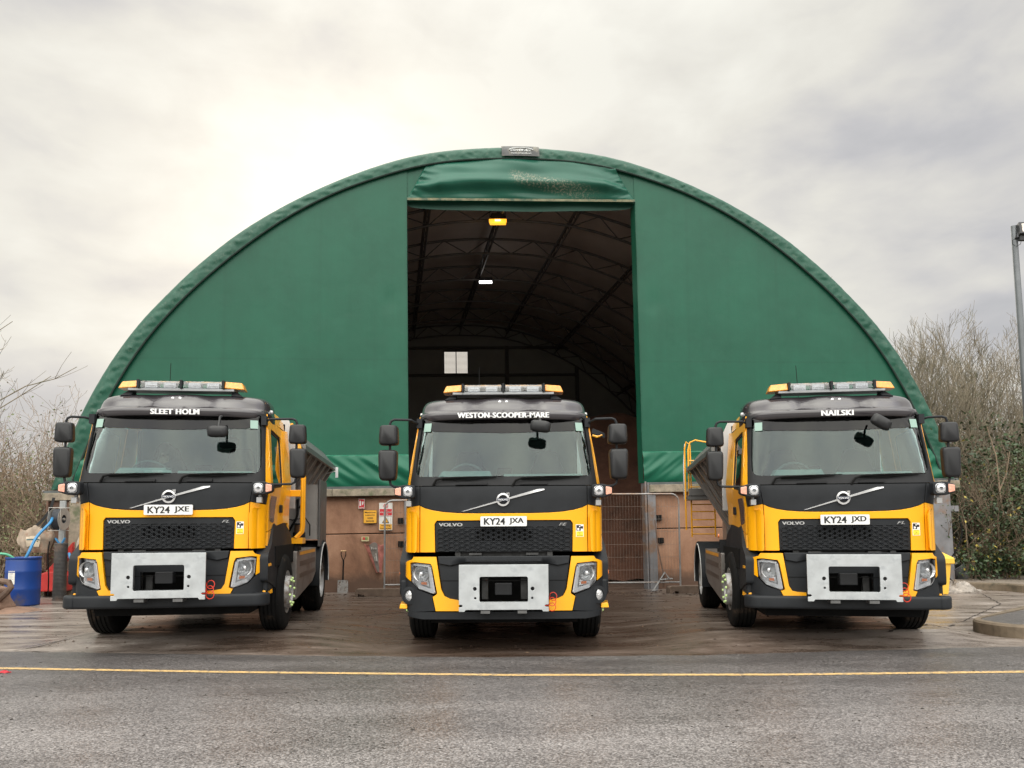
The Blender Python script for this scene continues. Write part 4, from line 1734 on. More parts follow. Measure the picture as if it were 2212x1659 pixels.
    for s in (-1, 1):
        mb = MB()
        mb.box((s * .34 - .012, -.294, z0 + .03), (s * .34 + .012, .2, z0 + .36))
        mb.box((s * .20 - .05, -.30, z0 - .02), (s * .20 + .05, -.1, z0 + .012))
        mb.build('plate_bracket', pm('bracket_grey', (.12, .12, .12), .5, .4, var=.3), pp)
    mb = MB()
    mb.box((-.10, -.12, z0 + .16), (.09, .0, z0 + .29))
    mb.build('tow_box', BLK2, pp, bevel=.01)
    mb = MB()
    q = []
    rn = random.Random(name + title)
    for k in range(3):
        cx, cz, r = .525 + rn.uniform(-.01, .015), z0 + .045 + k * .055, .035 + rn.uniform(0, .012)
        for i in range(11):
            a = R(i * 36 + 150)
            q.append((cx + r * math.cos(a), -.29 + i * .004 + k * .01, cz + r * math.sin(a) * 1.1))
    mb.tube([(.44, -.30, z0 + .062)] + q, .0045, 5)
    mb.build('cable_coil', REDC, pp, smooth=True)
    # ---- light bar
    lb = MB()
    lb.box((-.60, .30, 2.950), (.60, .52, 2.985))
    lbo = lb.build('light_bar', pm('bar_base', (.35, .36, .37), .35, .6, var=.1), T, bevel=.008)
    for s in (-1, 1):
        mb = MB()
        mb.add([(s * .56, .32, 2.90), (s * .70, .32, 2.89), (s * .62, .36, 2.955), (s * .56, .36, 2.955), (s * .56, .52, 2.90), (s * .70, .52, 2.89), (s * .62, .48, 2.955), (s * .56, .48, 2.955)],
               [(0, 1, 2, 3), (4, 7, 6, 5), (0, 4, 5, 1), (1, 5, 6, 2), (2, 6, 7, 3), (3, 7, 4, 0)])
        mb.build('bar_foot', BLK, lbo, bevel=.01)
    mb = MB()
    for s in (-1, 1):
        mb.add([(s * .49, .27, 2.985), (s * .715, .31, 2.975), (s * .68, .35, 3.065), (s * .49, .31, 3.072), (s * .49, .55, 2.985), (s * .715, .51, 2.975), (s * .68, .47, 3.065), (s * .49, .51, 3.072)],
               [(0, 1, 2, 3), (4, 7, 6, 5), (0, 4, 5, 1), (1, 5, 6, 2), (2, 6, 7, 3), (3, 7, 4, 0)])
        mbe = MB()
        mbe.v, mbe.f = mb.v, mb.f
        mbe.build('amber_end', AMB, lbo, bevel=.015, seg=3)
        mb = MB()
    mb = MB()
    for x0, x1 in ((-.465, -.02), (.02, .465)):
        P = [(x0, .27, 2.985), (x1, .27, 2.985), (x1, .31, 3.07), (x0, .31, 3.07), (x0, .55, 2.985), (x1, .55, 2.985), (x1, .51, 3.07), (x0, .51, 3.07)]
        mbe = MB()
        mbe.add(P, [(0, 1, 2, 3), (4, 7, 6, 5), (0, 4, 5, 1), (1, 5, 6, 2), (2, 6, 7, 3), (3, 7, 4, 0)])
        mbe.build('clear_cover', CLR, lbo, bevel=.008)
    for cx in (-.35, -.14, .14, .35):
        mb.box((cx - .070, .33, 2.99), (cx + .070, .44, 3.055))
        for k in range(5):
            mb.lathe([(.001, .004), (.010, .003), (.012, -.004)], 8, Matrix.Translation((cx - .048 + k * .024, .326, 3.02)) @ Matrix.Rotation(R(-90), 4, 'Z'))
    mb.build('led_block', LEDM, lbo, bevel=.003)
    for cx in (-.478, 0, .478):
        mb = MB()
        mb.box((cx - .013, .262, 2.98), (cx + .013, .556, 3.078))
        mb.build('bar_divider', BLK, lbo, bevel=.003)
    mb = MB()
    mb.tube([(-.30 if fe else -.27, .75, 2.90), (-.305 if fe else -.28, .8, 3.38)], .004, 5)
    mb.build('aerial', DRK, T)
    for s in (-1, 1):
        mb = MB()
        mb.lathe([(.001, .05), (.02, .045), (.028, .02), (.028, 0)], 14, Matrix.Translation((s * .97 * kz(2.7), .62, 2.755)) @ Matrix.Rotation(R(0 if s > 0 else 180), 4, 'Z'))
        mb.build('roof_marker', pm('clear_marker', (.5, .5, .5), .2, var=.1, coat=.5), T, smooth=True)
    # ---- mirrors
    for s in (-1, 1):
        inner_ = (s > 0) == (left_side == 'R')
        ox = s * (1.285 if fe else (1.35 if inner_ else 1.20))
        y = -.02 if fe else .17
        md = 1 if fe else .62
        kxm = kz(2.6)
        mb = MB()
        mb.tube([(s * .99 * kxm, .30, 2.60), (s * 1.06 * kxm, y + .08, 2.62), (ox - s * .05, y, 2.615), (ox - s * .015, y, 2.60), (ox, y, 2.57), (ox, y, 1.93), (ox - s * .01, y, 1.875), (ox - s * .05, y, 1.85), (s * (1.10 * kz(1.85) - .01), .2, 1.845)], .0145, 8)
        mb.box((s * .985 * kxm - .03, .24, 2.55), (s * .985 * kxm + .03, .34, 2.66))
        arm = mb.build('mirror_arm', BLK, T, smooth=True)
        for (zc_, hh_, ww, tp) in ((2.435, .115, .108, 0), (2.095, .175, .105, .01)):
            mb = MB()
            cx = ox - s * .0 + s * (.012 if zc_ > 2.3 else .02)
            # rounded shell, tapered to the back
            nn = 20
            vsx = []
            for yy_, k in ((-.085, .70), (-.075, .86), (-.05, .96), (0, 1.0), (.05, 1.0), (.065, .93)):
                for i in range(nn):
                    a = 2 * math.pi * i / nn
                    ca, sa = math.cos(a), math.sin(a)
                    ex = .32
                    px = math.copysign(abs(ca) ** ex, ca)
                    pz = math.copysign(abs(sa) ** ex, sa)
                    sk = 1 - (.06 * pz * (1 if zc_ > 2.3 else -1))
                    vsx.append((cx + px * ww * (1 if fe else .92) * k * sk, y + yy_ * md, zc_ + pz * hh_ * (k * .5 + .5)))
            fsx = []
            for j in range(5):
                for i in range(nn):
                    fsx.append((j * nn + i, j * nn + (i + 1) % nn, (j + 1) * nn + (i + 1) % nn, (j + 1) * nn + i))
            fsx.append(tuple(range(nn)))
            fsx.append(tuple(5 * nn + i for i in range(nn)))
            mb.add(vsx, fsx)
            mo = mb.build('mirror', MIR, arm, smooth=True, angle=50)
            mb = MB()
            mb.box((cx - ww * .75, y + .066 * md, zc_ - hh_ * .85), (cx + ww * .75, y + .066 * md + .003, zc_ + hh_ * .85))
            mb.build('mirror_glass', SILV, mo)
    # wide-angle kerb mirrors above the windscreen
    for cx, cz, ry in (((.42, 2.535, 8) if fe else ((.53, 2.455, 0) if left_side == 'R' else (.40, 2.56, 32))),):
        mb = MB()
        nn = 18
        vsx = []
        for yy_, k in ((-.05, .55), (-.035, .85), (0, 1), (.02, .95)):
            for i in range(nn):
                a = 2 * math.pi * i / nn
                vsx.append((math.copysign(abs(math.cos(a)) ** .5, math.cos(a)) * .115 * k, yy_, math.copysign(abs(math.sin(a)) ** .5, math.sin(a)) * .068 * k))
        fsx = [(j * nn + i, j * nn + (i + 1) % nn, (j + 1) * nn + (i + 1) % nn, (j + 1) * nn + i) for j in range(3) for i in range(nn)] + [tuple(range(nn)), tuple(3 * nn + i for i in range(nn))]
        mb.add(vsx, fsx, Matrix.Translation((cx, -.13, cz - (.03 if not fe else .02))) @ Matrix.Rotation(R(ry), 4, 'Y'))
        mb.tube([(cx, .03, 2.62), (cx, -.04, 2.60), (cx, -.10, cz + .0)], .014, 6)
        mb.build('kerb_mirror', MIR, T, smooth=True, angle=50)
    # second mirror inside (seen through the glass)
    mb = MB()
    mb.prism(rounded([(.30, 2.27), (.50, 2.27), (.51, 2.38), (.48, 2.40), (.30, 2.40), (.285, 2.37)], .03), .22, .25, Matrix.Translation(((0 if fe else (.17 if left_side == 'R' else -.08)), 0, 0)))
    mx_ = .41 if fe else (.58 if left_side == 'R' else .33)
    mb.tube([(mx_, .24, 2.38), (mx_, .3, 2.62)], .012, 6)
    mb.build('cab_mirror', DRK, T)
    # ---- corner work lamps
    for s in (-1, 1):
        cx = s * (1.065 if fe else .985)
        cz = 1.79
        y = -.10
        mb = MB()
        mb.prism(rounded([(cx - s * .075, cz - .072), (cx + s * .05, cz - .078), (cx + s * .155, cz - .042), (cx + s * .155, cz + .042), (cx + s * .05, cz + .078), (cx - s * .075, cz + .07)], .03), y - .02, y + .10)
        wl = mb.build('work_lamp', BLK, T, bevel=.012, seg=3)
        mb = MB()
        mb.prism(rounded([(cx - .056, cz - .054), (cx + .052, cz - .058), (cx + .052, cz + .058), (cx - .056, cz + .054)], .04), y - .030, y - .018)
        mb.build('lens', REF2, wl, bevel=.006)
        mb = MB()
        mb.lathe([(.02, .002), (.03, 0), (.045, -.003)], 16, Matrix.Translation((cx, y - .038, cz)) @ Matrix.Rotation(R(-90), 4, 'Z'))
        mb.build('lamp_ring', SILV, wl)
        mb = MB()
        mb.prism(rounded([(cx + s * .078, cz - .048), (cx + s * .145, cz - .034), (cx + s * .145, cz + .034), (cx + s * .078, cz + .048)], .012), y - .030, y - .018)
        mb.build('indicator', pm('pale_orange_lens', (.75, .38, .28), .15, var=.25, vs=60, coat=.6), wl, bevel=.006)
        mb = MB()
        mb.box((cx - .03, y + .02, cz - .165), (cx + .03, y + .10, cz - .10))
        mb.box((cx - .015, y + .06, cz - .12), (cx + .015, y + .10, cz - .05))
        mb.build('lamp_bracket', pm('bracket_alloy', (.4, .4, .4), .4, .5, var=.1), wl, bevel=.006)
    # ---- cab interior
    mb = MB()
    zt = 1.955
    k2 = kx
    mb.box((-.98 * k2, .16, 1.88), (.98 * k2, .48, zt))
    mb.add([(-.78 * k2, .24, zt), (-.12 * k2, .24, zt), (-.16 * k2, .28, zt + .09), (-.72 * k2, .28, zt + .09), (-.78 * k2, .52, zt), (-.12 * k2, .52, zt), (-.16 * k2, .50, zt + .10), (-.72 * k2, .50, zt + .10)],
           [(0, 1, 2, 3), (4, 7, 6, 5), (0, 4, 5, 1), (1, 5, 6, 2), (2, 6, 7, 3), (3, 7, 4, 0)])
    mb.box((0, .24, zt), (.92 * k2, .48, zt + .05))
    mb.box((.2 * k2, .20, zt), (.55 * k2, .23, zt + .025))
    mb.build('dashboard', DASH, T, bevel=.02, seg=3)
    mb = MB()
    q = []
    for i in range(25):
        a = R(i * 15)
        q.append((-.45 * k2 + .22 * math.cos(a), .60 - .10 * math.sin(a), 1.96 + .18 * math.sin(a)))
    mb.tube(q, .014, 8, cap=False)
    mb.tube([(-.65 * k2, .6, 1.96), (-.25 * k2, .6, 1.96)], .014, 6)
    mb.build('steering_wheel', pm('wheel_grey', (.16, .17, .17), .5, var=.1), T, smooth=True)
    for cx in (-.45 * k2, .55 * k2):
        mb = MB()
        nn = 20
        prof_ = rounded([(-.24, 1.5), (.24, 1.5), (.25, 2.05), (.17, 2.2), (.13, 2.36), (-.13, 2.36), (-.17, 2.2), (-.25, 2.05)], .06)
        mb.prism(prof_, 1.12, 1.30, Matrix.Translation((cx, 0, 0)))
        mb.box((cx - .24, .75, 1.45), (cx + .24, 1.2, 1.58))
        mb.build('seat', SEAT, T, bevel=.05, seg=3)
    mb = MB()
    mb.prism(rounded([(-.09, 1.9), (.09, 1.9), (.10, 2.16), (-.10, 2.16)], .03), 1.3, 1.4)
    mb.build('centre_console', SEAT, T, bevel=.02)
    mb = MB()
    mb.box((-.96 * k2, 1.60, 1.5), (.96 * k2, 1.66, 2.66))
    mb.box((-.96 * k2, .35, 2.66), (.96 * k2, 1.66, 2.68))
    mb.build('cab_lining', TRIM, T)
    mb = MB()
    mb.box((-.93 * k2, .30, 2.56), (.93 * k2, .55, 2.66))
    mb.build('overhead_shelf', BLK2, T, bevel=.02)
    if sticker:
        mb = MB()
        mb.box((-.36, .215, zt + .0), (-.06, .218, zt + .055))
        sk = mb.build('tray_tape', pm('pale_tape', (.45, .6, .58), .5, var=.05), T)
        mb = MB()
        mb.box((-.265, .210, zt + .004), (-.155, .213, zt + .054))
        tg = mb.build('windscreen_note', WTX, T)
        text('39 BLUE', -.255, -.165, zt + .018, zt + .040, INK, tg, y=.208)
    # ---- wheels

    def wheel(x, y, s, front, dual=False):
        # the tyres stand on the ground, which is a little higher under the front axle
        wx, wy = loc[0] + x * math.cos(rz) - y * math.sin(rz), loc[1] + x * math.sin(rz) + y * math.cos(rz)
        cz_ = gz(wx, wy) - loc[2]
        rad = .505 if (fe or not front) else .47
        Mx = Matrix.Translation((x, y, cz_ + rad - .003)) @ Matrix.Scale(rad / .505, 4) @ Matrix.Rotation(0 if s > 0 else math.pi, 4, 'Z')
        hw_ = .15
        mb = MB()
        pr = [(.29, -hw_), (.36, -hw_ - .004), (.44, -hw_ - .002), (.482, -hw_ + .014), (.503, -hw_ + .035)]
        for gpos in (-.075, -.025, .025, .075):
            pr += [(.505, gpos - .008), (.492, gpos - .006), (.492, gpos + .006), (.505, gpos + .008)]
        pr += [(.503, hw_ - .035), (.482, hw_ - .014), (.44, hw_ + .002), (.36, hw_ + .004), (.29, hw_)]
        mb.lathe(pr, 56, Mx, closed=True)
        w = mb.build('wheel', DRK, T)
        mb2 = MB()
        mb2.v, mb2.f = mb.v, mb.f
        w.data.materials.clear()
        w.data.materials.append(TYR)
        w.data.shade_smooth()
        w.data.set_sharp_from_angle(angle=R(40))
        mb = MB()
        if front:
            mb.lathe([(.292, .142), (.285, .15), (.26, .135), (.240, .09), (.222, .09), (.214, .15), (.214, .196), (.206, .202), (.150, .202), (.146, .15)], 40, Mx)
            mb.lathe([(.146, .15), (.12, .13), (.115, .17), (.09, .18), (.001, .18)], 32, Mx)
        else:
            mb.lathe([(.292, .142), (.285, .15), (.25, .10), (.22, .0), (.14, -.04), (.12, .03), (.001, .03)], 40, Mx)
        mb.build('rim', RIM, w, smooth=True)
        mb = MB()
        nut = MB()
        for i in range(10):
            a = R(i * 36 + 10)
            ry_, rz_ = .168, .168
            if not front:
                break
            nut.lathe([(.017, .202), (.018, .216), (.012, .226), (.001, .228)], 8, Mx @ Matrix.Translation((0, .180 * math.cos(a), .180 * math.sin(a))))
            for k2_ in (0,):
                pass
        if front:
            nut.build('wheel_nuts', NUT, w, smooth=True)
    RA = 4.95 if fe else 4.50
    for s in (-1, 1):
        wheel(s * (1.03 if fe else .985), 1.27 if fe else 1.10, s, True)
        wheel(s * .99, RA, s, False)
        wheel(s * .66, RA, s, False)
        # rear mudguard
        mb = MB()
        outer = [(RA + .64 * math.cos(a), .52 + .60 * math.sin(a)) for a in fr(R(-12), R(192), R(8.5))]
        inner = [(RA + .60 * math.cos(a), .52 + .56 * math.sin(a)) for a in fr(R(192), R(-12), R(8.5))] if False else [(RA + .60 * math.cos(a), .52 + .56 * math.sin(a)) for a in reversed(fr(R(-12), R(192), R(8.5)))]
        sheet(outer + inner, lambda y, z, d: Vector((s * (1.18 - d), y, z)), .70, mb=mb)
        mb.build('rear_mudguard', BLK, T, smooth=True)
        mb = MB()
        mb.tube([(s * 1.185, RA + .60 * math.cos(a), .52 + .56 * math.sin(a)) for a in fr(R(-12), R(192), R(8.5))], .009, 6)
        mb.build('mudguard_trim', pm('trim_grey', (.6, .6, .58), .4, var=.05), T)
        # side skirt box
        mb = MB()
        sx_ = s * 1.13
        mb.prism(rounded([(1.80, .36), (RA - 1.1, .50), (RA - .72, .62), (RA - .72, 1.02), (1.80, 1.02)], .02), 0, .62, Matrix.Translation((sx_, 0, 0)) @ Matrix.Rotation(R(90), 4, 'Z') @ Matrix.Scale(-1 if s < 0 else 1, 4, (0, 1, 0)))
        sk = mb.build('side_locker', STEEL, T, bevel=.03, seg=3)
        for (za, zb, mm) in ((.955, 1.0, pm('yellow_tape', (.75, .33, .03), .4, var=.1)), (.80, .87, pm('locker_dark_band', (.17, .14, .12), .4, .6, var=.1)), (.64, .70, pm('locker_dark_band', (.17, .14, .12), .4, .6))):
            mb = MB()
            mb.box((min(sx_, sx_ + s * .003), 2.05, za), (max(sx_, sx_ + s * .003), RA - .85, zb))
            mb.build('locker_band', mm, sk)
        # front edge box behind the wing
        mb = MB()
        mb.box((min(s * .3, s * 1.13), 1.88, .95), (max(s * .3, s * 1.13), 1.93, 1.2))
        mb.box((min(s * .9, s * 1.12), 2.0, 1.02), (max(s * .9, s * 1.12), 2.25, 1.08))
        mb.build('chassis_plate', BLK2, T)
        mb = MB()
        mb.lathe([(.001, .02), (.025, .015), (.03, 0)], 12, Matrix.Translation((s * 1.13, 1.92, 1.25)) @ Matrix.Rotation(R(0 if s > 0 else 180), 4, 'Z'))
        mb.build('side_marker', ORG, T, smooth=True)
    mb = MB()
    for s in (-1, 1):
        mb.box((s * .40 - .04, .45, .62), (s * .40 + .04, 6.6, .88))
    mb.box((-.55, .30, .45), (.55, 1.9, 1.08))
    mb.box((-.95, 1.20, .46), (.95, 1.34, .58))
    mb.box((-.95, RA - .07, .42), (.95, RA + .07, .54))
    mb.box((-.25, RA - .2, .33), (.25, RA + .2, .75))
    mb.box((-.9, 1.5, .28), (-.35, 1.7, .5))
    mb.box((-1.08, .5, .88), (1.08, 1.9, 1.12))
    lz = .30 if fe else .36  # low dark boxes added to deepen the shade under the truck
    mb.box((-.84, .22, lz), (.84, 1.0, lz + .14))
    mb.box((-.70, 1.45, lz - .04), (.70, RA - .6, lz + .14))
    mb.build('chassis_with_shade_boxes', DRK, T)
    # ---- hopper body
    mb = MB()
    hz = 2.50
    P = [(-1.08, 2.02, hz), (1.08, 2.02, hz), (.32, 2.3, 1.15), (-.32, 2.3, 1.15), (-1.08, 6.3, hz), (1.08, 6.3, hz), (.32, 6.1, 1.15), (-.32, 6.1, 1.15)]
    mb.add(P, [(0, 1, 2, 3), (4, 7, 6, 5), (0, 4, 5, 1), (1, 5, 6, 2), (2, 6, 7, 3), (3, 7, 4, 0)])
    hop = mb.build('hopper', STEEL, T)
    for s in (-1, 1):
        mb = MB()
        for y in (2.3, 2.95, 3.6, 4.25, 4.9, 5.55, 6.1):
            a = Vector((s * 1.09, y, hz - .02))
            b = Vector((s * .34, 2.35 + (y - 2.0) * .88, 1.2))
            nrm = Vector((s * .87, 0, -.48)) * .02
            w_ = Vector((0, .035, 0))
            mb.add([a - w_, a + w_, b + w_, b - w_, a - w_ + nrm * 3, a + w_ + nrm * 3, b + w_ + nrm * 2, b - w_ + nrm * 2], [(0, 1, 2, 3), (4, 7, 6, 5), (0, 4, 5, 1), (1, 5, 6, 2), (2, 6, 7, 3), (3, 7, 4, 0)])
        mb.build('hopper_ribs', STEEL, hop)
    mb = MB()
    mb.add([(-1.06, 2.0, hz - .9), (1.06, 2.0, hz - .9), (1.06, 2.0, 2.62), (.95, 2.0, 2.86), (-.95, 2.0, 2.86), (-1.06, 2.0, 2.62), (-1.06, 2.04, hz - .9), (1.06, 2.04, hz - .9), (1.06, 2.04, 2.62), (.95, 2.04, 2.86), (-.95, 2.04, 2.86), (-1.06, 2.04, 2.62)],
           [(0, 1, 2, 3, 4, 5), (11, 10, 9, 8, 7, 6), (0, 6, 7, 1), (1, 7, 8, 2), (2, 8, 9, 3), (3, 9, 10, 4), (4, 10, 11, 5), (5, 11, 6, 0)])
    mb.build('front_board', pm('light_steel', (.50, .49, .48), .45, .5, var=.12, vs=3), hop, bevel=.005)
    for s in (-1, 1):
        mb = MB()
        mb.add([(s * .92, 2.05, 2.80), (s * 1.17, 2.05, hz), (s * 1.17, 6.35, hz), (s * .92, 6.35, 2.80), (s * .90, 2.05, 2.77), (s * 1.12, 2.05, hz - .03), (s * 1.12, 6.35, hz - .03), (s * .90, 6.35, 2.77)],
               [(0, 1, 2, 3), (4, 7, 6, 5), (0, 4, 5, 1), (1, 5, 6, 2), (2, 6, 7, 3), (3, 7, 4, 0)])
        mb.box((min(s * 1.14, s * 1.19), 2.05, hz - .07), (max(s * 1.14, s * 1.19), 6.35, hz + .01))
        mb.build('hopper_cover_edge', pm('cover_grey', (.17, .175, .175), .4, .5, var=.15), hop, bevel=.004)
    mb = MB()
    mb.add([(-.92, 2.05, 2.80), (.92, 2.05, 2.80), (.92, 6.35, 2.80), (-.92, 6.35, 2.80)], [(0, 1, 2, 3)])
    mb.build('hopper_cover', BLK2, hop)
    # tail of the body
    mb = MB()
    mb.box((-.45, 6.3, .7), (.45, 6.9, 1.6))
    mb.tube([(0, 6.7, .9), (0, 6.7, .35)], .12, 12)
    mb.build('spreader', STEEL, T, bevel=.02)
    # control cabinet, nearside rails
    if left_side == 'R':
        mb = MB()
        mb.box((.55, 4.05, 1.14), (1.12, 4.10, 2.05))
        mb.box((.55, 4.10, 1.14), (.60, 4.9, 2.05))
        mb.box((.55, 4.10, 2.0), (1.12, 4.9, 2.05))
        mb.box((.55, 4.10, 1.14), (1.12, 4.9, 1.18))
        cb = mb.build('control_cabinet', pm('cabinet_steel', (.42, .40, .38), .4, .6, var=.12, vs=3), T, bevel=.006)
        mb = MB()
        mb.box((1.12, 4.02, 1.02), (1.16, 4.9, 2.13))
        mb.build('cabinet_door', pm('cabinet_edge', (.16, .155, .15), .45, .6, var=.2), cb, bevel=.012)
        mb = MB()
        mb.tube([(.80, 4.03, 1.80), (.80, 3.98, 1.80), (.80, 3.97, 1.55), (.78, 3.97, 1.48), (.62, 3.98, 1.2)], .02, 8)
        mb.tube([(.90, 4.03, 1.74), (.88, 3.98, 1.72), (.82, 3.97, 1.66)], .016, 8)
        mb.tube([(.56, 3.99, 1.50), (.72, 3.98, 1.46), (.92, 3.98, 1.50), (1.0, 3.98, 1.38), (1.0, 3.98, 1.2)], .010, 6)
        mb.build('hydraulic_hose', DRK, cb, smooth=True)
        mb = MB()
        mb.lathe([(.001, 0), (.07, 0), (.07, .03), (.05, .04), (.05, .14), (.001, .14)], 20, rot('Y', R(-90), (.62, 3.92, 1.30)))
        mb.lathe([(.001, 0), (.10, 0), (.10, .12), (.001, .12)], 20, rot('Y', R(-90), (.84, 3.90, 1.14)))
        mb.lathe([(.085, .22), (.09, .24), (.085, .25), (.001, .25)], 20, rot('Y', R(-90), (.84, 3.90, 1.16)))
        mb.build('pump', BLK2, cb, smooth=True)
        mb = MB()
        mb.lathe([(.078, .10), (.08, .23), (.001, .23)], 20, rot('Y', R(-90), (.84, 3.90, 1.16)))
        mb.build('grease_pot', pm('amber_pot', (.10, .055, .03), .15, var=.2, coat=.6), cb, smooth=True)
        mb = MB()
        for y in (1.84, 2.02):
            mb.tube([(1.02, y, 2.78), (1.05, y, 2.68), (1.16, y, 2.28), (1.18, y, 2.18), (1.18, y, 1.36), (1.17, y, 1.28), (1.10, y - .04, 1.20)], .022, 8)
        mb.box((1.02, 1.80, 1.12), (1.20, 2.08, 1.20))
        mb.build('guard_rail', YEL, T, smooth=True)
        mb = MB()
        mb.box((Wz(1.6) - .04, 1.68, 1.76), (Wz(1.6) + .16, 1.74, 1.85))
        mb.box((Wz(1.6) - .05, 1.66, 1.2), (Wz(1.6) + .0, 1.76, 1.98))
        mb.build('cab_bracket', YEL, T, bevel=.006)
        mb = MB()
        mb.box((1.20, 5.9, 2.28), (1.25, 5.93, 2.48))
        mb.tube([(1.0, 5.9, 2.35), (1.2, 5.9, 2.40)], .01, 5)
        mb.build('tail_bracket', pm('white_bracket', (.65, .65, .65), .4, var=.05), T)
    if left_side == 'L':
        # rear ladder with platform on the offside
        lad = MB()
        for x in (-1.09, -.64):
            lad.tube([(x, 6.45, 1.16), (x, 6.45, 2.02)], .015, 8)
        for z in (1.22, 1.36, 1.50, 1.66, 1.80):
            lad.tube([(-1.09, 6.45, z), (-.64, 6.45, z)], .012, 6)
        lad.tube([(-1.20, 6.42, 1.30), (-1.20, 6.42, 2.60), (-1.20, 6.42, 2.90), (-1.17, 6.40, 3.04), (-1.10, 6.38, 2.98), (-1.09, 6.38, 2.05)], .015, 8)
        lad.tube([(-1.14, 6.34, 1.98), (-1.14, 6.34, 2.88), (-1.10, 6.34, 3.02), (-1.0, 6.32, 3.06), (-.72, 6.3, 3.0)], .015, 8)
        for z in (2.14, 2.40, 2.66):
            lad.tube([(-1.14, 6.34, z), (-.75, 6.34, z)], .011, 6)
        lo = lad.build('ladder', YEL, T, smooth=True)
        mb = MB()
        mb.box((-1.18, 6.10, 1.88), (-.55, 6.55, 1.96))
        mb.box((-1.17, 6.08, 1.96), (-.55, 6.11, 2.10))
        mb.build('platform', pm('platform_grey', (.15, .145, .14), .55, .5, var=.2), lo, bevel=.008)
        mb = MB()
        mb.tube([(-1.22, 6.44, 1.9), (-1.22, 6.44, 2.6), (-1.19, 6.44, 3.0)], .018, 8)
        mb.build('grab_rail', SILV, lo, smooth=True)
        text('Highways', -.07, .07, 1.50, 1.53, pm('green_decal', (.25, .42, .02), .5), T, M=Matrix.Translation((-(Wz(1.5) + .008), 1.0 - .35, 0)) @ Matrix.Rotation(R(-90), 4, 'Z'), off=.01) if False else None
    # kerb camera on the nearside of the wide cab
    if fe:
        mb = MB()
        mb.prism(rounded([(1.02, 2.46), (1.17, 2.40), (1.17, 2.46), (1.03, 2.52)], .012), .1, .16)
        ko = mb.build('kerb_camera', BLK, T, bevel=.01)
        mb = MB()
        mb.tube([(1.03, .12, 2.44), (1.08, .11, 2.42), (1.14, .11, 2.44)], .014, 6)
        mb.build('camera_strap', YEL, ko)
    return T


tc_ = build_truck('gritter_truck', 'wide yellow and black gritter truck WESTON-SCOOPER-MARE parked before the shed doorway', (-.098, 8.70, .0), 0, True, 'WESTON-SCOOPER-MARE', 'KY24 JXA', 0, '')
tl_ = build_truck('gritter_truck', 'yellow and black gritter truck lettered SLEET HOLM with open control cabinet', (-3.845, 8.64, .055), R(7), False, 'SLEET HOLM', 'KY24 JXE', .095, 'R', sticker=True)
tr_ = build_truck('gritter_truck', 'yellow and black gritter truck lettered NAILSKI with a yellow rear ladder', (3.715, 8.64, -.005), R(-8), False, 'NAILSKI', 'KY24 JXD', 0, 'L')

# ---- driver sitting in the left truck


def skinned(name, V, E, Rr, m, par, root=0):
    me = bpy.data.meshes.new(name)
    me.from_pydata(V, E, [])
    o = bpy.data.objects.new(name, me)
    C.objects.link(o)
    o.parent = par
    me.materials.append(m)
    md = o.modifiers.new('skin', 'SKIN')
    md.use_smooth_shade = True
    for i, r in enumerate(Rr):
        sv_ = me.skin_vertices[0].data[i]
        sv_.radius = (r, r) if not isinstance(r, tuple) else r
        sv_.use_root = i == root
    sb = o.modifiers.new('sub', 'SUBSURF')
    sb.levels = sb.render_levels = 1
    return o


pl_ = Matrix.Translation((-3.845, 8.64, .055)) @ Matrix.Rotation(R(7), 4, 'Z') @ Vector((-.36, 1.0, 1.60))
pe = empty('person', pl_, R(7), 'person in a dark hooded jacket seated at the wheel of the SLEET HOLM truck', 'person')
V = [(0, 0, .02), (0, -.02, .22), (0, -.02, .42), (0, -.03, .55), (0, -.05, .66), (-.19, -.02, .50), (-.27, -.12, .27), (-.20, -.36, .34), (.19, -.02, .50), (.27, -.12, .27), (.20, -.36, .34), (-.11, -.05, .0), (-.13, -.42, .02), (-.13, -.50, -.30), (.11, -.05, .0), (.13, -.42, .02), (.13, -.50, -.30), (-.19, -.44, .36), (.19, -.44, .36)]
E_ = [(0, 1), (1, 2), (2, 3), (3, 4), (2, 5), (5, 6), (6, 7), (2, 8), (8, 9), (9, 10), (0, 11), (11, 12), (12, 13), (0, 14), (14, 15), (15, 16), (7, 17), (10, 18)]
Rr = [.14, .13, .14, .055, .10, .065, .05, .035, .065, .05, .035, .09, .07, .05, .09, .07, .05, .03, .03]
SKN = pm('skin_tone', (.42, .24, .17), .6, var=.08)
by_ = skinned('body', V, E_, Rr, SKN, pe)
JK = pm('dark_jacket', (.022, .026, .036), .85, var=.2)
skinned('jacket', V[:3] + V[5:7] + [V[7]] + V[8:10] + [V[10]] + [(0, .02, .56)], [(0, 1), (1, 2), (2, 3), (3, 4), (4, 5), (2, 6), (6, 7), (7, 8), (2, 9)], [.17, .165, .17, .09, .075, .05, .09, .075, .05, .10], JK, pe)
mb = MB()
mb.grid(lambda a, b: (.115 * math.cos(R(a)) * math.cos(R(b)), -.04 + .125 * math.sin(R(a)) * math.cos(R(b)) + .01, .675 + .135 * math.sin(R(b))), fr(-50, 230, 14), fr(-50, 90, 14))
mb.build('hood', JK, pe, smooth=True, recalc=False)
mb = MB()
mb.lathe([(.001, -.035), (.014, -.03), (.018, -.0), (.001, .01)], 8, Matrix.Translation((0, -.15, .655)) @ Matrix.Rotation(R(90), 4, 'Z'))
mb.build('nose', SKN, pe, smooth=True)

# ================================================================== THINGS ROUND THE SHED
def shp(u, v, w):
    return SO + sh(u, v, w)


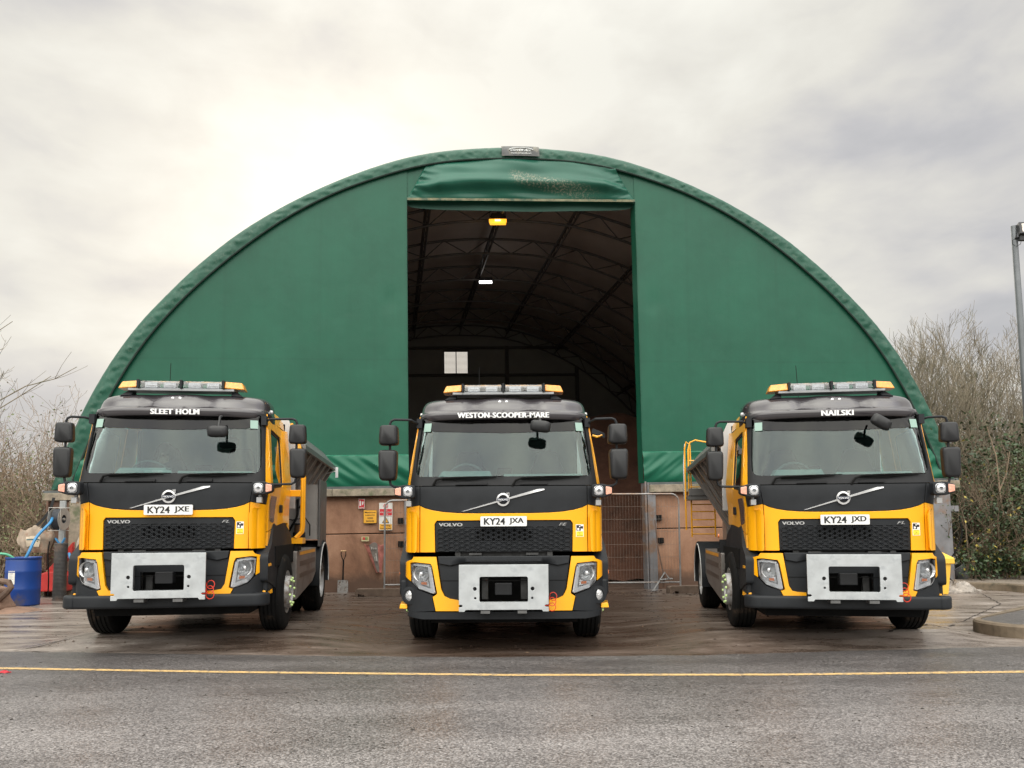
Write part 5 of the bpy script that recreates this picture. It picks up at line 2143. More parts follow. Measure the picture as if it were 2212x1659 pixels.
# ---- blue drum with hoses
BLU = pm('blue_plastic', (.008, .045, .22), .38, var=.08, vs=3, dark=(.10, .085, .075), ds=1.2, dfac=-.1)
D0 = Vector((-9.0, 14.25, gz(-9, 14.2)))
dr = empty('plastic_drum', D0, 0, 'blue plastic drum with a white label standing by the left shed post', 'drum')
mb = MB()
mb.lathe([(.27, .0), (.285, .02), (.287, .28), (.293, .30), (.287, .32), (.287, .60), (.293, .62), (.287, .64), (.283, .80), (.275, .84), (.290, .85), (.295, .875), (.288, .88), (.275, .865), (.270, .70), (.001, .70)], 40, rot('Y', R(-90)))
mb.build('drum_body', BLU, dr, smooth=True)
mb = MB()
mb.grid(lambda a, z: (.2895 * math.cos(R(a)), .2895 * math.sin(R(a)), z), fr(250, 276, 2), [.40, .64])
lab_ = mb.build('paper_label', pm('paper_white', (.68, .67, .62), .7, var=.06, vs=20), dr, recalc=False)
mb = MB()
for i, z in enumerate((.595, .575, .55, .53, .51, .49, .455, .435)):
    mb.grid(lambda a, q: (.2905 * math.cos(R(a)), .2905 * math.sin(R(a)), z + q), fr(254, 270 - (i * 7) % 5, 2), [0, .006])
mb.build('label_print', pm('grey_print', (.25, .26, .27), .7), lab_, recalc=False)
mb = MB()
mb.lathe([(.001, .72), (.268, .72)], 30, rot('Y', R(-90)))
mb.build('liquid', pm('dark_water', (.03, .03, .03), .08), dr)


def hose(name, pts, r, m, label, cat, n=10):
    q = []
    P = [Vector(p) for p in pts]
    for i in range(len(P) - 1):
        p0, p1, p2, p3 = P[max(i - 1, 0)], P[i], P[i + 1], P[min(i + 2, len(P) - 1)]
        for k in range(n):
            t = k / n
            q.append(.5 * ((2 * p1) + (p2 - p0) * t + (2 * p0 - 5 * p1 + 4 * p2 - p3) * t * t + (3 * p1 - 3 * p2 + p3 - p0) * t ** 3))
    q.append(P[-1])
    mb = MB()
    mb.tube(q, r, 8)
    return tag(mb.build(name, m, smooth=True), label, cat)


HB = pm('blue_hose', (.03, .20, .42), .4, var=.1, vs=8)
hose('hose', [(-9.05, 14.3, .75), (-8.97, 14.35, .98), (-8.93, 14.5, 1.25), (-8.82, 14.7, 1.50), (-8.92, 14.95, 1.60), (-8.98, 15.12, 1.52), (-9.0, 15.3, 1.38)], .026, HB, 'thick blue hose arching out of the blue drum to the post', 'hose')
hose('hose', [(-9.7, 13.9, .88), (-9.5, 13.95, .93), (-9.25, 14.1, .94), (-9.1, 14.2, .82)], .022, pm('green_hose', (.10, .42, .25), .4), 'thin pale green hose leading into the top of the blue drum', 'hose')
# ---- galvanised post with hose reel, corrugated pipe
g0 = Vector((-9.0, 15.4, 0))
gp = empty('galvanised_post', g0, 0, 'slim galvanised post standing against the left timber post of the shed', 'post')
mb = MB()
mb.box((-.06, 0, -.05), (.06, .05, 1.95))
mb.build('post_body', pm('dull_galvanised', (.30, .31, .31), .5, .4, var=.2, vs=6, dark=(.2, .16, .13), ds=4), gp, bevel=.006)
rl = empty('hose_reel', (-8.86, 15.05, 1.58), 0, 'metal hose reel wound with dark cable fixed on the left shed post', 'hose reel')
mb = MB()
for i in range(7):
    x = -.075 + i * .027
    q = [(x + .004 * math.sin(a * 3), .16 * math.cos(a), .235 * math.sin(a)) for a in fr(0, math.pi * 2, math.pi / 14)]
    mb.tube(q, .015, 6)
    q = [(x + .012, .145 * math.cos(a), .215 * math.sin(a)) for a in fr(0, math.pi * 2, math.pi / 14)]
    mb.tube(q, .015, 6)
mb.build('wound_cable', pm('dark_cable', (.03, .035, .045), .5, var=.5, vs=5), rl, smooth=True)
FRM = pm('reel_frame', (.42, .40, .37), .45, .4, var=.2)
mb = MB()
for x in (-.115, .125):
    mb.lathe([(.10, -.004), (.255, -.004), (.262, .004), (.10, .004)], 28, Matrix.Translation((x, 0, 0)), closed=True)
mb.tube([(-.14, 0, 0), (.15, 0, 0)], .03, 10)
mb.build('reel_flange', FRM, rl, smooth=True)
mb = MB()
for z in (-.27, .27):
    mb.tube([(-.13, -.19, z), (.15, -.19, z)], .009, 5)
    mb.tube([(-.13, .19, z), (.15, .19, z)], .009, 5)
for x in (-.13, .15):
    mb.tube([(x, -.19, -.27), (x, -.19, .27)], .009, 5)
mb.box((-.29, .05, -.20), (-.13, .08, .12))
mb.build('reel_bracket', FRM, rl, bevel=.004)
cp0 = Vector((-8.83, 15.12, gz(-8.8, 15) - .03))
cp = empty('corrugated_pipe', cp0, 0, 'dark corrugated pipe standing upright with blue pipe ends in its mouth', 'pipe')
mb = MB()
pr = []
for i in range(44):
    z = i * .026
    pr += [(.112, z), (.122, z + .008), (.122, z + .016), (.112, z + .022)]
pr.append((.10, 1.144))
pr.append((.10, .9))
mb.lathe(pr, 24, rot('Y', R(-90)))
mb.build('pipe_body', pm('muddy_pipe', (.045, .042, .04), .6, var=.3, dark=(.15, .10, .075), ds=2.2, dfac=.1), cp, smooth=True, angle=60)
for (dx, a) in ((-.05, -.12), (.04, .1)):
    mb = MB()
    mb.tube([(dx, 0, .95), (dx * .6, -.02, 1.14), (dx * .6 + a * .6, -.03, 1.24)], .02, 8)
    mb.build('pipe_end', HB, cp, smooth=True)
hose('cable', [(-8.98, 15.0, .10), (-8.95, 14.95, .45), (-9.0, 14.98, .9), (-9.02, 15.05, 1.15)], .012, DRK, 'thin black cable hanging down beside the corrugated pipe', 'cable')
hose('tap_pipe', [(-8.66, 15.1, .92), (-8.60, 15.06, .80), (-8.52, 15.0, .68), (-8.46, 14.98, .52)], .026, HB, 'short blue and black pipe fitting right of the corrugated pipe', 'pipe fitting')
rl.scale = (.82, .82, .82)
# ---- bulk bag hanging left of the shed
BAGM = pm('bag_cloth', (.27, .215, .165), .85, var=.3, vs=5, bump=.9, bs=7, dark=(.19, .09, .05), ds=2.6, dfac=.15)
bb = empty('bulk_bag', (-9.56, 15.5, .92), 0, 'dirty beige bulk bag hanging on black straps between bushes and post', 'bag')
mb = MB()


def bagf(u, k):
    t = k / 12
    w = .33 * (1 - .12 * math.cos(t * 5))
    x = u * w
    y = -.12 * math.sqrt(max(0, 1 - abs(u) ** 5)) * math.sin(math.pi * min(1, t * .9 + .1)) ** .5
    top = .50 + .05 * math.cos(u * 4.5)
    z = t * top + .03 * noise.noise(Vector((u * 3, t * 3, 1)))
    return (x, y + .07 * noise.noise(Vector((u * 3.5 + t * 2, t * 2, 5))), z)


mb.grid(bagf, fr(-1, 1, .05), range(13))
mb.grid(lambda u, k: (bagf(u, k)[0], -bagf(u, k)[1] * .8 + .02, bagf(u, k)[2]), fr(-1, 1, .05), range(13))
mb.build('bag_body', BAGM, bb, smooth=True)
mb = MB()
mb.grid(lambda u, k: tuple(Vector(bagf(u, 3 + k * .55)) + Vector((0, -.012, 0))), fr(-.35, .45, .05), range(9))
pt = mb.build('bag_panel', pm('bag_print', (.50, .42, .32), .8, var=.1, vs=5), bb, smooth=True, recalc=False)
mb = MB()
mb.grid(lambda u, k: tuple(Vector(bagf(u, 5.6 + k * .6)) + Vector((0, -.02, 0))), fr(-.3, .42, .06), range(2))
mb.build('bag_stripe', pm('stripe_teal', (.05, .10, .11), .8), pt, recalc=False)
mb = MB()
for pts in ([(-.08, -.02, .46), (.10, .0, .64), (.26, .0, .85), (.32, .0, 1.1)], [(.28, -.02, .48), (.30, 0, .68), (.26, 0, .88)], [(.10, -.03, .46), (.22, -.02, .66)]):
    P = [Vector(p) for p in pts]
    for a, b in zip(P[:-1], P[1:]):
        d = Vector((b.z - a.z, 0, -(b.x - a.x))).normalized() * .028
        mb.add([a - d, a + d, b + d, b - d, a - d + Vector((0, .006, 0)), a + d + Vector((0, .006, 0)), b + d + Vector((0, .006, 0)), b - d + Vector((0, .006, 0))], [(0, 1, 2, 3), (4, 7, 6, 5), (0, 4, 5, 1), (1, 5, 6, 2), (2, 6, 7, 3), (3, 7, 4, 0)])
mb.build('strap', BLK2, bb)
# ---- red road barrier and its white neighbour
RED = pm('red_plastic', (.50, .03, .025), .5, var=.12, vs=4, dark=(.30, .05, .04), ds=3)
rb = empty('traffic_barrier', (-9.42, 15.95, 0), R(8), 'faded red plastic traffic barrier lying between the drum and the post', 'barrier')
mb = MB()
mb.prism([(-.42, .12), (.30, .12), (.30, .44), (.18, .52), (-.1, .52), (-.40, .40)], -.2, .2)
mb.build('barrier_base', RED, rb, bevel=.03)
mb = MB()
mb.prism([(-.28, .52), (-.16, .52), (.34, 1.12), (.34, .92), (.10, .52), (.10, .52)], -.05, .06)
mb.build('barrier_arm', RED, rb, bevel=.01)
wb = empty('concrete_slab', (-9.25, 16.2, 0), R(-5), 'dirty white slab leaning upright behind the red traffic barrier', 'slab')
mb = MB()
mb.prism([(-.2, 0), (.25, 0), (.3, 1.3), (.22, 1.3), (.12, 1.05), (-.05, .8), (-.15, .5)], -.05, .03)
mb.build('slab_body', pm('dirty_white', (.42, .38, .32), .8, var=.25, vs=5, dark=(.25, .2, .15), ds=3), wb, bevel=.01)
# ---- mud-caked scoop and earth mound at the far left edge
MUD = pm('caked_mud', (.22, .135, .095), .9, var=.25, vs=6, bump=.4, bs=25, dark=(.13, .08, .055), ds=3)
sc = empty('digger_bucket', (-8.88, 13.2, gz(-8.8, 13.2)), 0, 'mud-caked digger bucket lying in front of the blue drum', 'bucket')
mb = MB()
mb.prism(rounded([(-.75, 0), (.24, 0), (.32, .06), (.20, .22), (.17, .38), (.05, .42), (-.25, .37), (-.75, .40)], .05), -.25, .25)
mb.build('shell', MUD, sc, bevel=.03)
mb = MB()
mb.tube([(-.1, -.05, .40), (.05, -.08, .50), (.25, -.1, .52), (.37, -.1, .50), (.41, -.1, .42), (.34, -.1, .33), (.20, -.1, .20)], .052, 8)
mb.tube([(-.5, -.05, .38), (-.3, -.05, .46), (-.15, -.05, .50), (0, -.05, .42)], .05, 8)
mb.build('hook', pm('rusty_dark', (.11, .07, .05), .8, var=.4, vs=8), sc, smooth=True)
mb = MB()


def mound(x, y):
    d = math.hypot((x + 9.1) / 1.15, (y - 13.25) / .75)
    return (x, y, gz(x, y) - .04 + .17 * max(0, 1 - d) ** .7 + .02 * noise.noise(Vector((x * 6, y * 6, 0))))


mb.grid(mound, fr(-10.3, -7.9, .08), fr(12.5, 14.0, .08))
tag(mb.build('mud_heap', MUD, smooth=True, angle=80, recalc=False), 'low spread of reddish mud round the digger bucket at the left', 'mud heap')
mb = MB()
mb.prism(rounded([(-.2, 0), (.2, 0), (.2, .42), (-.2, .42)], .02), -.2, .2)
o = mb.build('concrete_block', KERB, bevel=.02)
o.location = (-9.78, 14.3, .02)
tag(o, 'grey concrete block beside the blue drum at the left edge', 'block')

# ---- shovel, fire bag, signs on the left wall
V = -.02
sv = empty('shovel', SO + sh(-3.63, -.16, 0.02), 0, 'shovel with a wooden T handle leaning on the brown wall', 'shovel')


def sl(u, w, v=0):   # leaning shovel coordinates
    return SR @ Vector((u, v + .13 * w / .95, w))


mb = MB()
mb.grid(lambda u, k: sl(-.115 * (1 - .06 * k / 6) + .23 * (1 - .06 * k / 6) * u, .02 + .27 * k / 6, -.02 * (1 - abs(2 * u - 1) ** 2) - .0), fr(0, 1, .1), range(7))
b_ = mb.build('blade', pm('worn_blade', (.26, .25, .24), .6, .3, var=.3, vs=10, dark=(.10, .07, .05), ds=9, dfac=.2), sv, recalc=False)
sm = b_.modifiers.new('solid', 'SOLIDIFY')
sm.thickness = .004
mb = MB()
mb.tube([sl(0, .24), sl(0, .34), sl(.0, .55)], [.022, .018, .016], 8)
mb.tube([sl(0, .55), sl(.005, .66), sl(.0, .72), ], .017, 8)
mb.tube([sl(0, .70), sl(.03, .76), sl(.05, .83), sl(.048, .90)], .009, 6)
mb.tube([sl(0, .70), sl(-.03, .76), sl(-.05, .83), sl(-.048, .90)], .009, 6)
mb.build('shaft', DRK, sv, smooth=True)
mb = MB()
mb.tube([sl(-.055, .90), sl(.055, .90)], .016, 8)
mb.build('handle', pm('pale_wood', (.50, .32, .16), .6, var=.15, vs=12), sv, smooth=True)

fb = empty('fire_bag', SO + sh(-2.93, -.05, .45), 0, 'faded red fire bag with a grey front hanging on the brown wall', 'bag')
FBR = pm('faded_red_cloth', (.42, .15, .12), .8, var=.2, vs=7, bump=.3, bs=12, dark=(.25, .09, .07), ds=5)


def fbag(u, t):
    half = .06 + .17 * t ** 1.1
    skew = -.03 * t + .06 * (1 - t)
    bul = (1 - abs(u) ** 2.2)
    return SR @ Vector((skew + u * half, -.10 * bul * (.5 + .5 * t) + .015 * noise.noise(Vector((u * 3, t * 5, 2))), .62 * t + .035 * (t > .98) * math.cos(u * 5)))


mb = MB()
mb.grid(fbag, fr(-1, 1, .08), fr(0, 1, .06))
fbo = mb.build('bag_body', FBR, fb, smooth=True, recalc=False)
mb = MB()
mb.grid(lambda u, t: fbag(u, t) + SR @ Vector((0, -.008, 0)), fr(-.52, .32, .07), fr(.02, .99, .06))
fp = mb.build('front_panel', pm('grey_pvc', (.19, .165, .145), .5, var=.2, vs=6, bump=.2, bs=18), fb, smooth=True, recalc=False)
PT = pm('old_white_print', (.62, .60, .56), .7, var=.1)
o = text('Fire', 0, 1, 0, 1, PT, fp, off=.01)
for v in o.data.vertices:
    v.co = fbag(-.36 + .55 * v.co.x, .80 + .08 * v.co.z) + SR @ Vector((0, -.016, 0))
mb = MB()
for P in ([(-.02, .40), (.10, .38), (.12, .52), (.08, .60), (.10, .66), (.0, .66), (.02, .60), (-.04, .54)], [(-.30, .40), (-.22, .40), (-.15, .56), (-.25, .52)]):
    mb.add([fbag(u, t) + SR @ Vector((0, -.018, 0)) for u, t in P], [tuple(range(len(P)))])
mb.build('extinguisher_print', PT, fp, recalc=False)


def sign(name, label, u0, u1, w0, w1, m, v=-.0, rad=.012):
    c = SO + sh((u0 + u1) / 2, -.018 + v, w0)
    r = empty(name, c, R(3.4), label, 'sign')
    mb = MB()
    hw = (u1 - u0) / 2
    mb.prism(rounded([(-hw, 0), (hw, 0), (hw, w1 - w0), (-hw, w1 - w0)], rad), -.006, 0)
    b = mb.build('board', m, r)
    return r, b, hw, w1 - w0


def patch(par, x0, x1, z0, z1, m, y=-.009, name='panel'):
    mb = MB()
    mb.add([(x0, y, z0), (x1, y, z0), (x1, y, z1), (x0, y, z1)], [(0, 1, 2, 3)])
    return mb.build(name, m, par, recalc=False)


SRED = pm('sign_red', (.50, .02, .03), .5, var=.08)
SYEL = pm('sign_yellow', (.72, .36, .03), .5, var=.08)
SWHT = pm('sign_white', (.62, .60, .56), .5, var=.08)
r, b, hw, h = sign('fire_extinguisher_sign', 'small red sign with a white fire extinguisher symbol, highest on the wall', -3.30, -3.17, 1.82, 2.03, SWHT)
patch(b, -hw + .008, hw - .008, .008, h - .008, SRED, -.008)
mb = MB()
mb.prism(rounded([(-.045, .06), (-.010, .06), (-.010, .15), (-.018, .17), (-.037, .17), (-.045, .15)], .006), -.011, -.009)
mb.prism([(.010, .08), (.03, .08), (.034, .11), (.044, .12), (.038, .16), (.024, .15), (.022, .17), (.008, .14)], -.011, -.009)
mb.prism([(-.05, .022), (.05, .022), (.05, .03), (-.05, .03)], -.011, -.009)
mb.build('symbol', SWHT, b)
r, b, hw, h = sign('capacity_sign', 'black-edged yellow sign reading Maximum capacity 2000 tonnes', -3.20, -2.91, 1.50, 1.79, INK)
p = patch(b, -hw + .008, hw - .008, .008, h - .008, SYEL, -.008)
for i, (t_, w_) in enumerate((('Maximum', .115), ('capacity', .105), ('2000', .06), ('tonnes', .085))):
    text(t_, -w_, w_, .222 - i * .062, .257 - i * .062 + (0 if i != 1 else 0), INK, p, y=-.011, off=.012)
r, b, hw, h = sign('warning_sign', 'tall white sign with red No unauthorised entry and yellow Warning panels', -2.865, -2.58, 1.35, 1.94, SWHT)
patch(b, -hw + .01, hw - .01, .315, .455, SRED, -.008)
patch(b, -hw + .01, hw - .01, .012, .13, SYEL, -.008)
patch(b, -hw + .01, hw - .01, .292, .300, pm('sign_grey', (.3, .3, .3), .5), -.008)
for t_, w_, z0, z1, m_ in (('No', .032, .422, .445, SWHT), ('unauthorised', .12, .375, .405, SWHT), ('entry', .055, .328, .358, SWHT), ('Warning', .10, .078, .115, INK), ('Unstable salt', .115, .028, .055, INK)):
    text(t_, -w_, w_, z0, z1, m_, b, y=-.011, off=.014)
mb = MB()
mb.lathe([(.048, -.002), (.036, -.002), (.036, .001), (.048, .001)], 28, Matrix.Translation((0, -.009, .522)) @ Matrix.Rotation(R(90), 4, 'Z'), closed=True)
mb.prism([(-.034, .545), (-.026, .553), (.034, .499), (.026, .491)], -.011, -.008)
mb.build('prohibition_ring', SRED, b)
mb = MB()
mb.prism([(-.075, .155), (.075, .155), (0, .285)], -.011, -.009)
t3 = mb.build('warning_triangle', INK, b)
mb = MB()
mb.prism([(-.055, .166), (.055, .166), (0, .262)], -.0125, -.0112)
mb.build('triangle_face', SYEL, t3)
mb = MB()
mb.prism([(-.006, .200), (.006, .200), (.009, .238), (-.009, .238)], -.0145, -.0130)
mb.prism([(-.006, .178), (.006, .178), (.006, .190), (-.006, .190)], -.0145, -.0130)
mb.build('exclamation_mark', INK, t3)
r, b, hw, h = sign('safety_sign', 'tiny yellowish sign with coloured pictograms below the joint of the wall', -3.24, -3.08, 1.12, 1.22, pm('sign_cream', (.50, .44, .25), .6))
for x, m_ in ((-.055, SRED), (-.025, SRED), (.005, pm('sign_green', (.05, .22, .06), .6)), (.035, pm('sign_olive', (.28, .26, .07), .6))):
    patch(b, x, x + .026, .03, .088, m_, -.008)
mb = MB()
for k in range(30):
    a, bq = rnd.uniform(-3.07, -2.86), rnd.uniform(1.83, 2.0)
# ---- mesh barriers in the doorway
FEN = pm('barrier_tube', (.30, .30, .30), .5, .4, var=.2, vs=6, dark=(.30, .19, .13), ds=1.3, dfac=.1)
WIRE = pm('barrier_wire', (.20, .16, .13), .6, .4, var=.3)


def heras(p0, p1, z0, z1, label, flip):
    p0, p1 = Vector(p0), Vector(p1)
    d = (p1 - p0)
    Lh = d.length
    rz = math.atan2(d.y, d.x)
    t = empty('mesh_barrier', (p0.x, p0.y, 0), rz, label, 'barrier', 'mesh barriers across the doorway')
    mb = MB()
    r = .16
    pts = [(.02, 0, z0 - .12)]
    for (cx, a0, a1) in ((r + .02, 180, 90), (Lh - r - .02, 90, 0)):
        for k in range(6):
            a = R(a0 + (a1 - a0) * k / 5)
            pts.append((cx + r * math.cos(a), 0, z1 - r + r * math.sin(a)))
    pts.append((Lh - .02, 0, z0 - .12))
    mb.tube(pts, .019, 8)
    mb.tube([(.02, 0, z0), (Lh - .02, 0, z0)], .016, 8)
    mb.build('frame', FEN, t, smooth=True)
    mb = MB()
    x = .08
    i = 0
    while x < Lh - .06:
        zt = z1 - .01
        e = min(x, Lh - x)
        if e < r:
            zt = z1 - r + math.sqrt(max(0, r * r - (r - e) ** 2))
        q = []
        for k in range(9):
            z = z0 + (zt - z0) * k / 8
            q.append((x + .012 * noise.noise(Vector((x * 2.5 + flip, z * 2.0, 0))) + .008 * noise.noise(Vector((i * 7, z * 3, 9))), .010 * noise.noise(Vector((x, z * 2, 4))), z))
        mb.tube(q, .0022, 4)
        x += .062
        i += 1
    for k in range(1, 7):
        z = z0 + (z1 - z0) * k / 7
        mb.tube([(.03, 0, z), (Lh * .3, .006, z + .004), (Lh * .6, -.004, z - .003), (Lh - .03, 0, z)], .0025, 4)
    mb.build('wire_mesh', WIRE, t)
    return t


heras((.35, 15.85), (3.48, 16.0), .22, 2.04, 'right of the two mesh barriers, its rounded corner on the brown wall', 3)
heras((-2.62, 15.72), (.33, 15.84), .22, 1.93, 'left of the two mesh barriers, near the wall signs', 0)


def foot(x, y, rz, label, L=.62):
    t = empty('ballast_block', (x, y, gz(x, y) - .005), rz, label, 'concrete block', 'concrete ballast blocks of the mesh barriers')
    mb = MB()
    mb.prism(rounded([(-L / 2, 0), (-L / 2 + .05, 0), (-L / 2 + .06, .05), (-L / 2 + .18, .05), (-L / 2 + .19, 0), (L / 2, 0), (L / 2, .13), (L / 2 - .05, .155), (-L / 2 + .03, .155), (-L / 2, .13)], .01), -.12, .12)
    mb.build('block', pm('foot_concrete', (.14, .10, .075), .9, var=.3, vs=6, bump=.3, bs=30), t, bevel=.012)
    return t


foot(-2.62, 15.72, R(4), 'long concrete ballast block on the ground below the warning sign', 1.1)
foot(3.58, 15.98, R(8), 'short concrete ballast block under the right end of the right barrier', .80)
mb = MB()
mb.tube([(3.02, 16.35, 1.50), (3.05, 16.2, .9), (3.12, 16.0, .35)], [.012, .015, .017], 6)
mb.tube([(3.12, 16.0, .35), (3.10, 15.98, .12)], .02, 6)
tag(mb.build('wooden_pole', pm('dark_pole', (.11, .065, .045), .8, var=.3), smooth=True), 'thin dark pole leaning on the brown wall behind the right barrier', 'pole')
mb = MB()
mb.tube([(2.88, 15.9, .06), (3.0, 15.95, .22), (3.14, 16.0, .42), (3.22, 15.98, .30)], .018, 6)
mb.tube([(3.02, 15.95, .27), (3.30, 16.02, .29)], .018, 6)
mb.tube([(2.83, 15.85, .06), (2.97, 15.95, .06)], .02, 6)
tag(mb.build('barrier_brace', FEN, smooth=True), 'low bent tube brace at the foot of the right mesh barrier', 'brace')
# ---- grit bin behind the right truck
GB = pm('bin_yellow', (.80, .47, .05), .5, var=.06, vs=4)
gb = empty('grit_bin', (8.22, 15.55, gz(8.2, 15.5)), R(0), 'yellow plastic grit bin with a sloped lid behind the right truck', 'bin')
mb = MB()
mb.add([(-.30, -.3, 0), (.34, -.3, 0), (.34, .3, 0), (-.30, .3, 0), (-.36, -.34, .62), (.40, -.34, .62), (.40, .34, .62), (-.36, .34, .62)],
       [(0, 3, 2, 1), (4, 5, 6, 7), (0, 1, 5, 4), (1, 2, 6, 5), (2, 3, 7, 6), (3, 0, 4, 7)])
mb.build('bin_body', GB, gb, bevel=.02)
mb = MB()
mb.add([(-.40, -.38, .60), (.45, -.38, .60), (.45, .38, .60), (-.40, .38, .60), (-.40, -.38, .72), (.45, -.38, .72), (.20, .30, 1.0), (-.20, .30, 1.0)],
       [(0, 3, 2, 1), (4, 5, 6, 7), (0, 1, 5, 4), (1, 2, 6, 5), (2, 3, 7, 6), (3, 0, 4, 7)])
mb.build('lid', GB, gb, bevel=.02)
# ---- crumpled bag, bucket, cable by the right corner post
mb = MB()


def crum(u, v):
    a = R(u)
    r = .36 * math.sin(R(v)) * (1 + .35 * noise.noise(Vector((math.cos(a) * 2.2, math.sin(a) * 2.2, v * .03))))
    return (8.95 + r * 1.35 * math.cos(a), 15.75 + r * .7 * math.sin(a), gz(8.9, 15.7) - .01 + .20 * math.cos(R(v)) ** .8 * (1 + .6 * noise.noise(Vector((math.cos(a) * 3, math.sin(a) * 3, v * .05)))))


mb.grid(crum, fr(0, 360, 9), fr(2, 90, 8))
tag(mb.build('crumpled_bag', pm('dirty_white_film', (.27, .24, .21), .5, var=.5, vs=14, bump=.9, bs=16, dark=(.12, .09, .07), ds=7, dfac=.1), smooth=True, angle=30, recalc=False), 'crumpled dirty white bag lying at the foot of the right corner post', 'bag')
bk = empty('bucket', (10.15, 17.45, .14), R(20), 'old black bucket lying tilted in the ivy at the right', 'bucket')
mb = MB()
mb.lathe([(.14, 0), (.20, .30), (.215, .31), (.20, .32), (.19, .29), (.135, .02), (.001, .02)], 24, Matrix.Rotation(R(-118), 4, 'Y') @ Matrix.Rotation(.3, 4, 'Z'))
mb.build('bucket_body', pm('dusty_black', (.055, .057, .06), .6, var=.3), bk, smooth=True)
hose('cable', [(9.83, 16.95, 1.55), (9.84, 16.9, 1.2), (9.72, 16.86, .9), (9.50, 16.84, .55), (9.45, 16.82, .25), (9.62, 16.8, .06)], .016, DRK, 'black cable hanging down the grey corner post at the right', 'cable')
# ---- lamp post at the right edge
lp = empty('lamp_post', (13.55, 20, 0), 0, 'grey steel lamp post with a black floodlight at the right edge', 'lamp post')
mb = MB()
mb.tube([(0, 0, -.1), (-.04, 0, 4.0), (-.10, 0, 9.30)], [.10, .085, .075], 16)
mb.build('pole', pm('pole_galvanised', (.16, .17, .18), .5, .5, var=.15, vs=2), lp, smooth=True)
mb = MB()
mb.tube([(-.15, -.10, 8.95), (.02, -.14, 8.93), (.3, -.14, 8.93)], .03, 8)
mb.box((-.08, -.2, 8.84), (.52, -.1, 8.98))
mb.build('lamp_arm', HOUS, lp, bevel=.01)
mb = MB()
Mf = Matrix.Translation((.19, -.22, 9.17)) @ Matrix.Rotation(R(-20), 4, 'X')
mb.prism(rounded([(-.31, -.18), (.33, -.18), (.30, .20), (-.25, .20)], .02), 0, .12, Mf)
fh = mb.build('floodlight', HOUS, lp, bevel=.012)
mb = MB()
mb.prism([(-.24, -.13), (.26, -.13), (.24, .14), (-.20, .14)], -.006, -.001, Mf)
mb.build('lamp_glass', pm('lamp_pane', (.42, .38, .33), .15, .4, var=.5, vs=7), fh)
mb = MB()
mb.tube([(-.13, -.10, 8.93), (-.24, -.12, 8.86), (-.24, -.12, 8.76), (-.14, -.12, 8.70), (-.03, -.12, 8.76), (.0, -.12, 8.86)], .007, 5)
mb.tube([(.25, -.15, 8.86), (.26, -.15, 8.74), (.36, -.15, 8.66), (.5, -.15, 8.60)], .009, 5)
mb.build('lamp_cable', DRK, lp, smooth=True)
# ---- red rag on the asphalt
mb = MB()
mb.grid(lambda u, v: (-4.97 + .07 * u * math.cos(v), 7.64 + .035 * u * math.sin(v), .008 + .02 * (1 - u) + .012 * noise.noise(Vector((u * 5, v * 3, 0)))), fr(0, 1, .12), fr(0, 2 * math.pi, .4))
tag(mb.build('red_rag', pm('rag_red', (.35, .02, .03), .8, var=.3, vs=30), smooth=True, recalc=False), 'small crumpled red rag on the asphalt at the left edge', 'rag')

# ================================================================== VEGETATION
BARK = pm('grey_bark', (.20, .168, .12), .9, var=.3, vs=5, bump=.3, bs=20, dark=(.07, .075, .035), ds=2)
BARKM = pm('half_shaded_bark', (.13, .095, .062), .9, var=.3, vs=5)  # bark toned down to carry some shadow inside the right shrubs
BARKD = pm('shaded_bark', (.10, .075, .05), .9, var=.3, vs=5)  # darker still: shadow among the ivy put into the stem colour
BARK2 = pm('tan_bark', (.24, .175, .12), .9, var=.3, vs=5, dark=(.09, .07, .04), ds=2)
LEAF = pm('shrub_leaf', (.060, .075, .026), .6, var=.5, vs=1.2)
IVY = pm('ivy_leaf', (.030, .055, .018), .5, var=.5, vs=1.5, dark=(.075, .095, .03), ds=.8, dfac=.1)
YLEAF = pm('yellow_leaf', (.28, .22, .035), .6, var=.5, vs=4)


def branch(mb, p, d, L, r, lev, rg, up=.25, wob=.28, kids=(5, 5, 4, 3), tips=None, sides=(7, 5, 4, 3, 3), spread=(35, 60), shrink=(.42, .68), rmin=.003):
    n = 6 if lev == 0 else 5 if lev == 1 else 4
    pts = [p.copy()]
    rs = [r]
    q = p.copy()
    dd = d.normalized()
    for i in range(n):
        dd = (dd + Vector((rg.uniform(-1, 1), rg.uniform(-1, 1), rg.uniform(-1, 1))) * wob + Vector((0, 0, up))).normalized()
        q = q + dd * L / n
        pts.append(q.copy())
        rs.append(max(rmin, r * (1 - .75 * (i + 1) / n)))
    mb.tube(pts, rs, sides[min(lev, 4)], cap=False)
    if lev >= len(kids):
        if tips is not None:
            tips += pts[1:]
        return
    k = kids[lev]
    for j in range(k):
        f = .22 + .78 * (j + rg.uniform(0, .9)) / k
        i = min(n - 1, int(f * n))
        a = pts[i].lerp(pts[i + 1], f * n - i)
        ax = (pts[i + 1] - pts[i]).normalized()
        pr = ax.orthogonal().normalized()
        pr.rotate(Matrix.Rotation(rg.uniform(0, 2 * math.pi), 3, ax))
        an = R(rg.uniform(*spread))
        nd_ = ax * math.cos(an) + pr * math.sin(an)
        branch(mb, a, nd_, L * rg.uniform(*shrink) * (1.15 - .35 * f), max(rmin, rs[i] * rg.uniform(.5, .7)), lev + 1, rg, up, wob, kids, tips, sides, spread, shrink, rmin)
    if tips is not None and lev >= len(kids) - 1:
        tips += pts[2:]


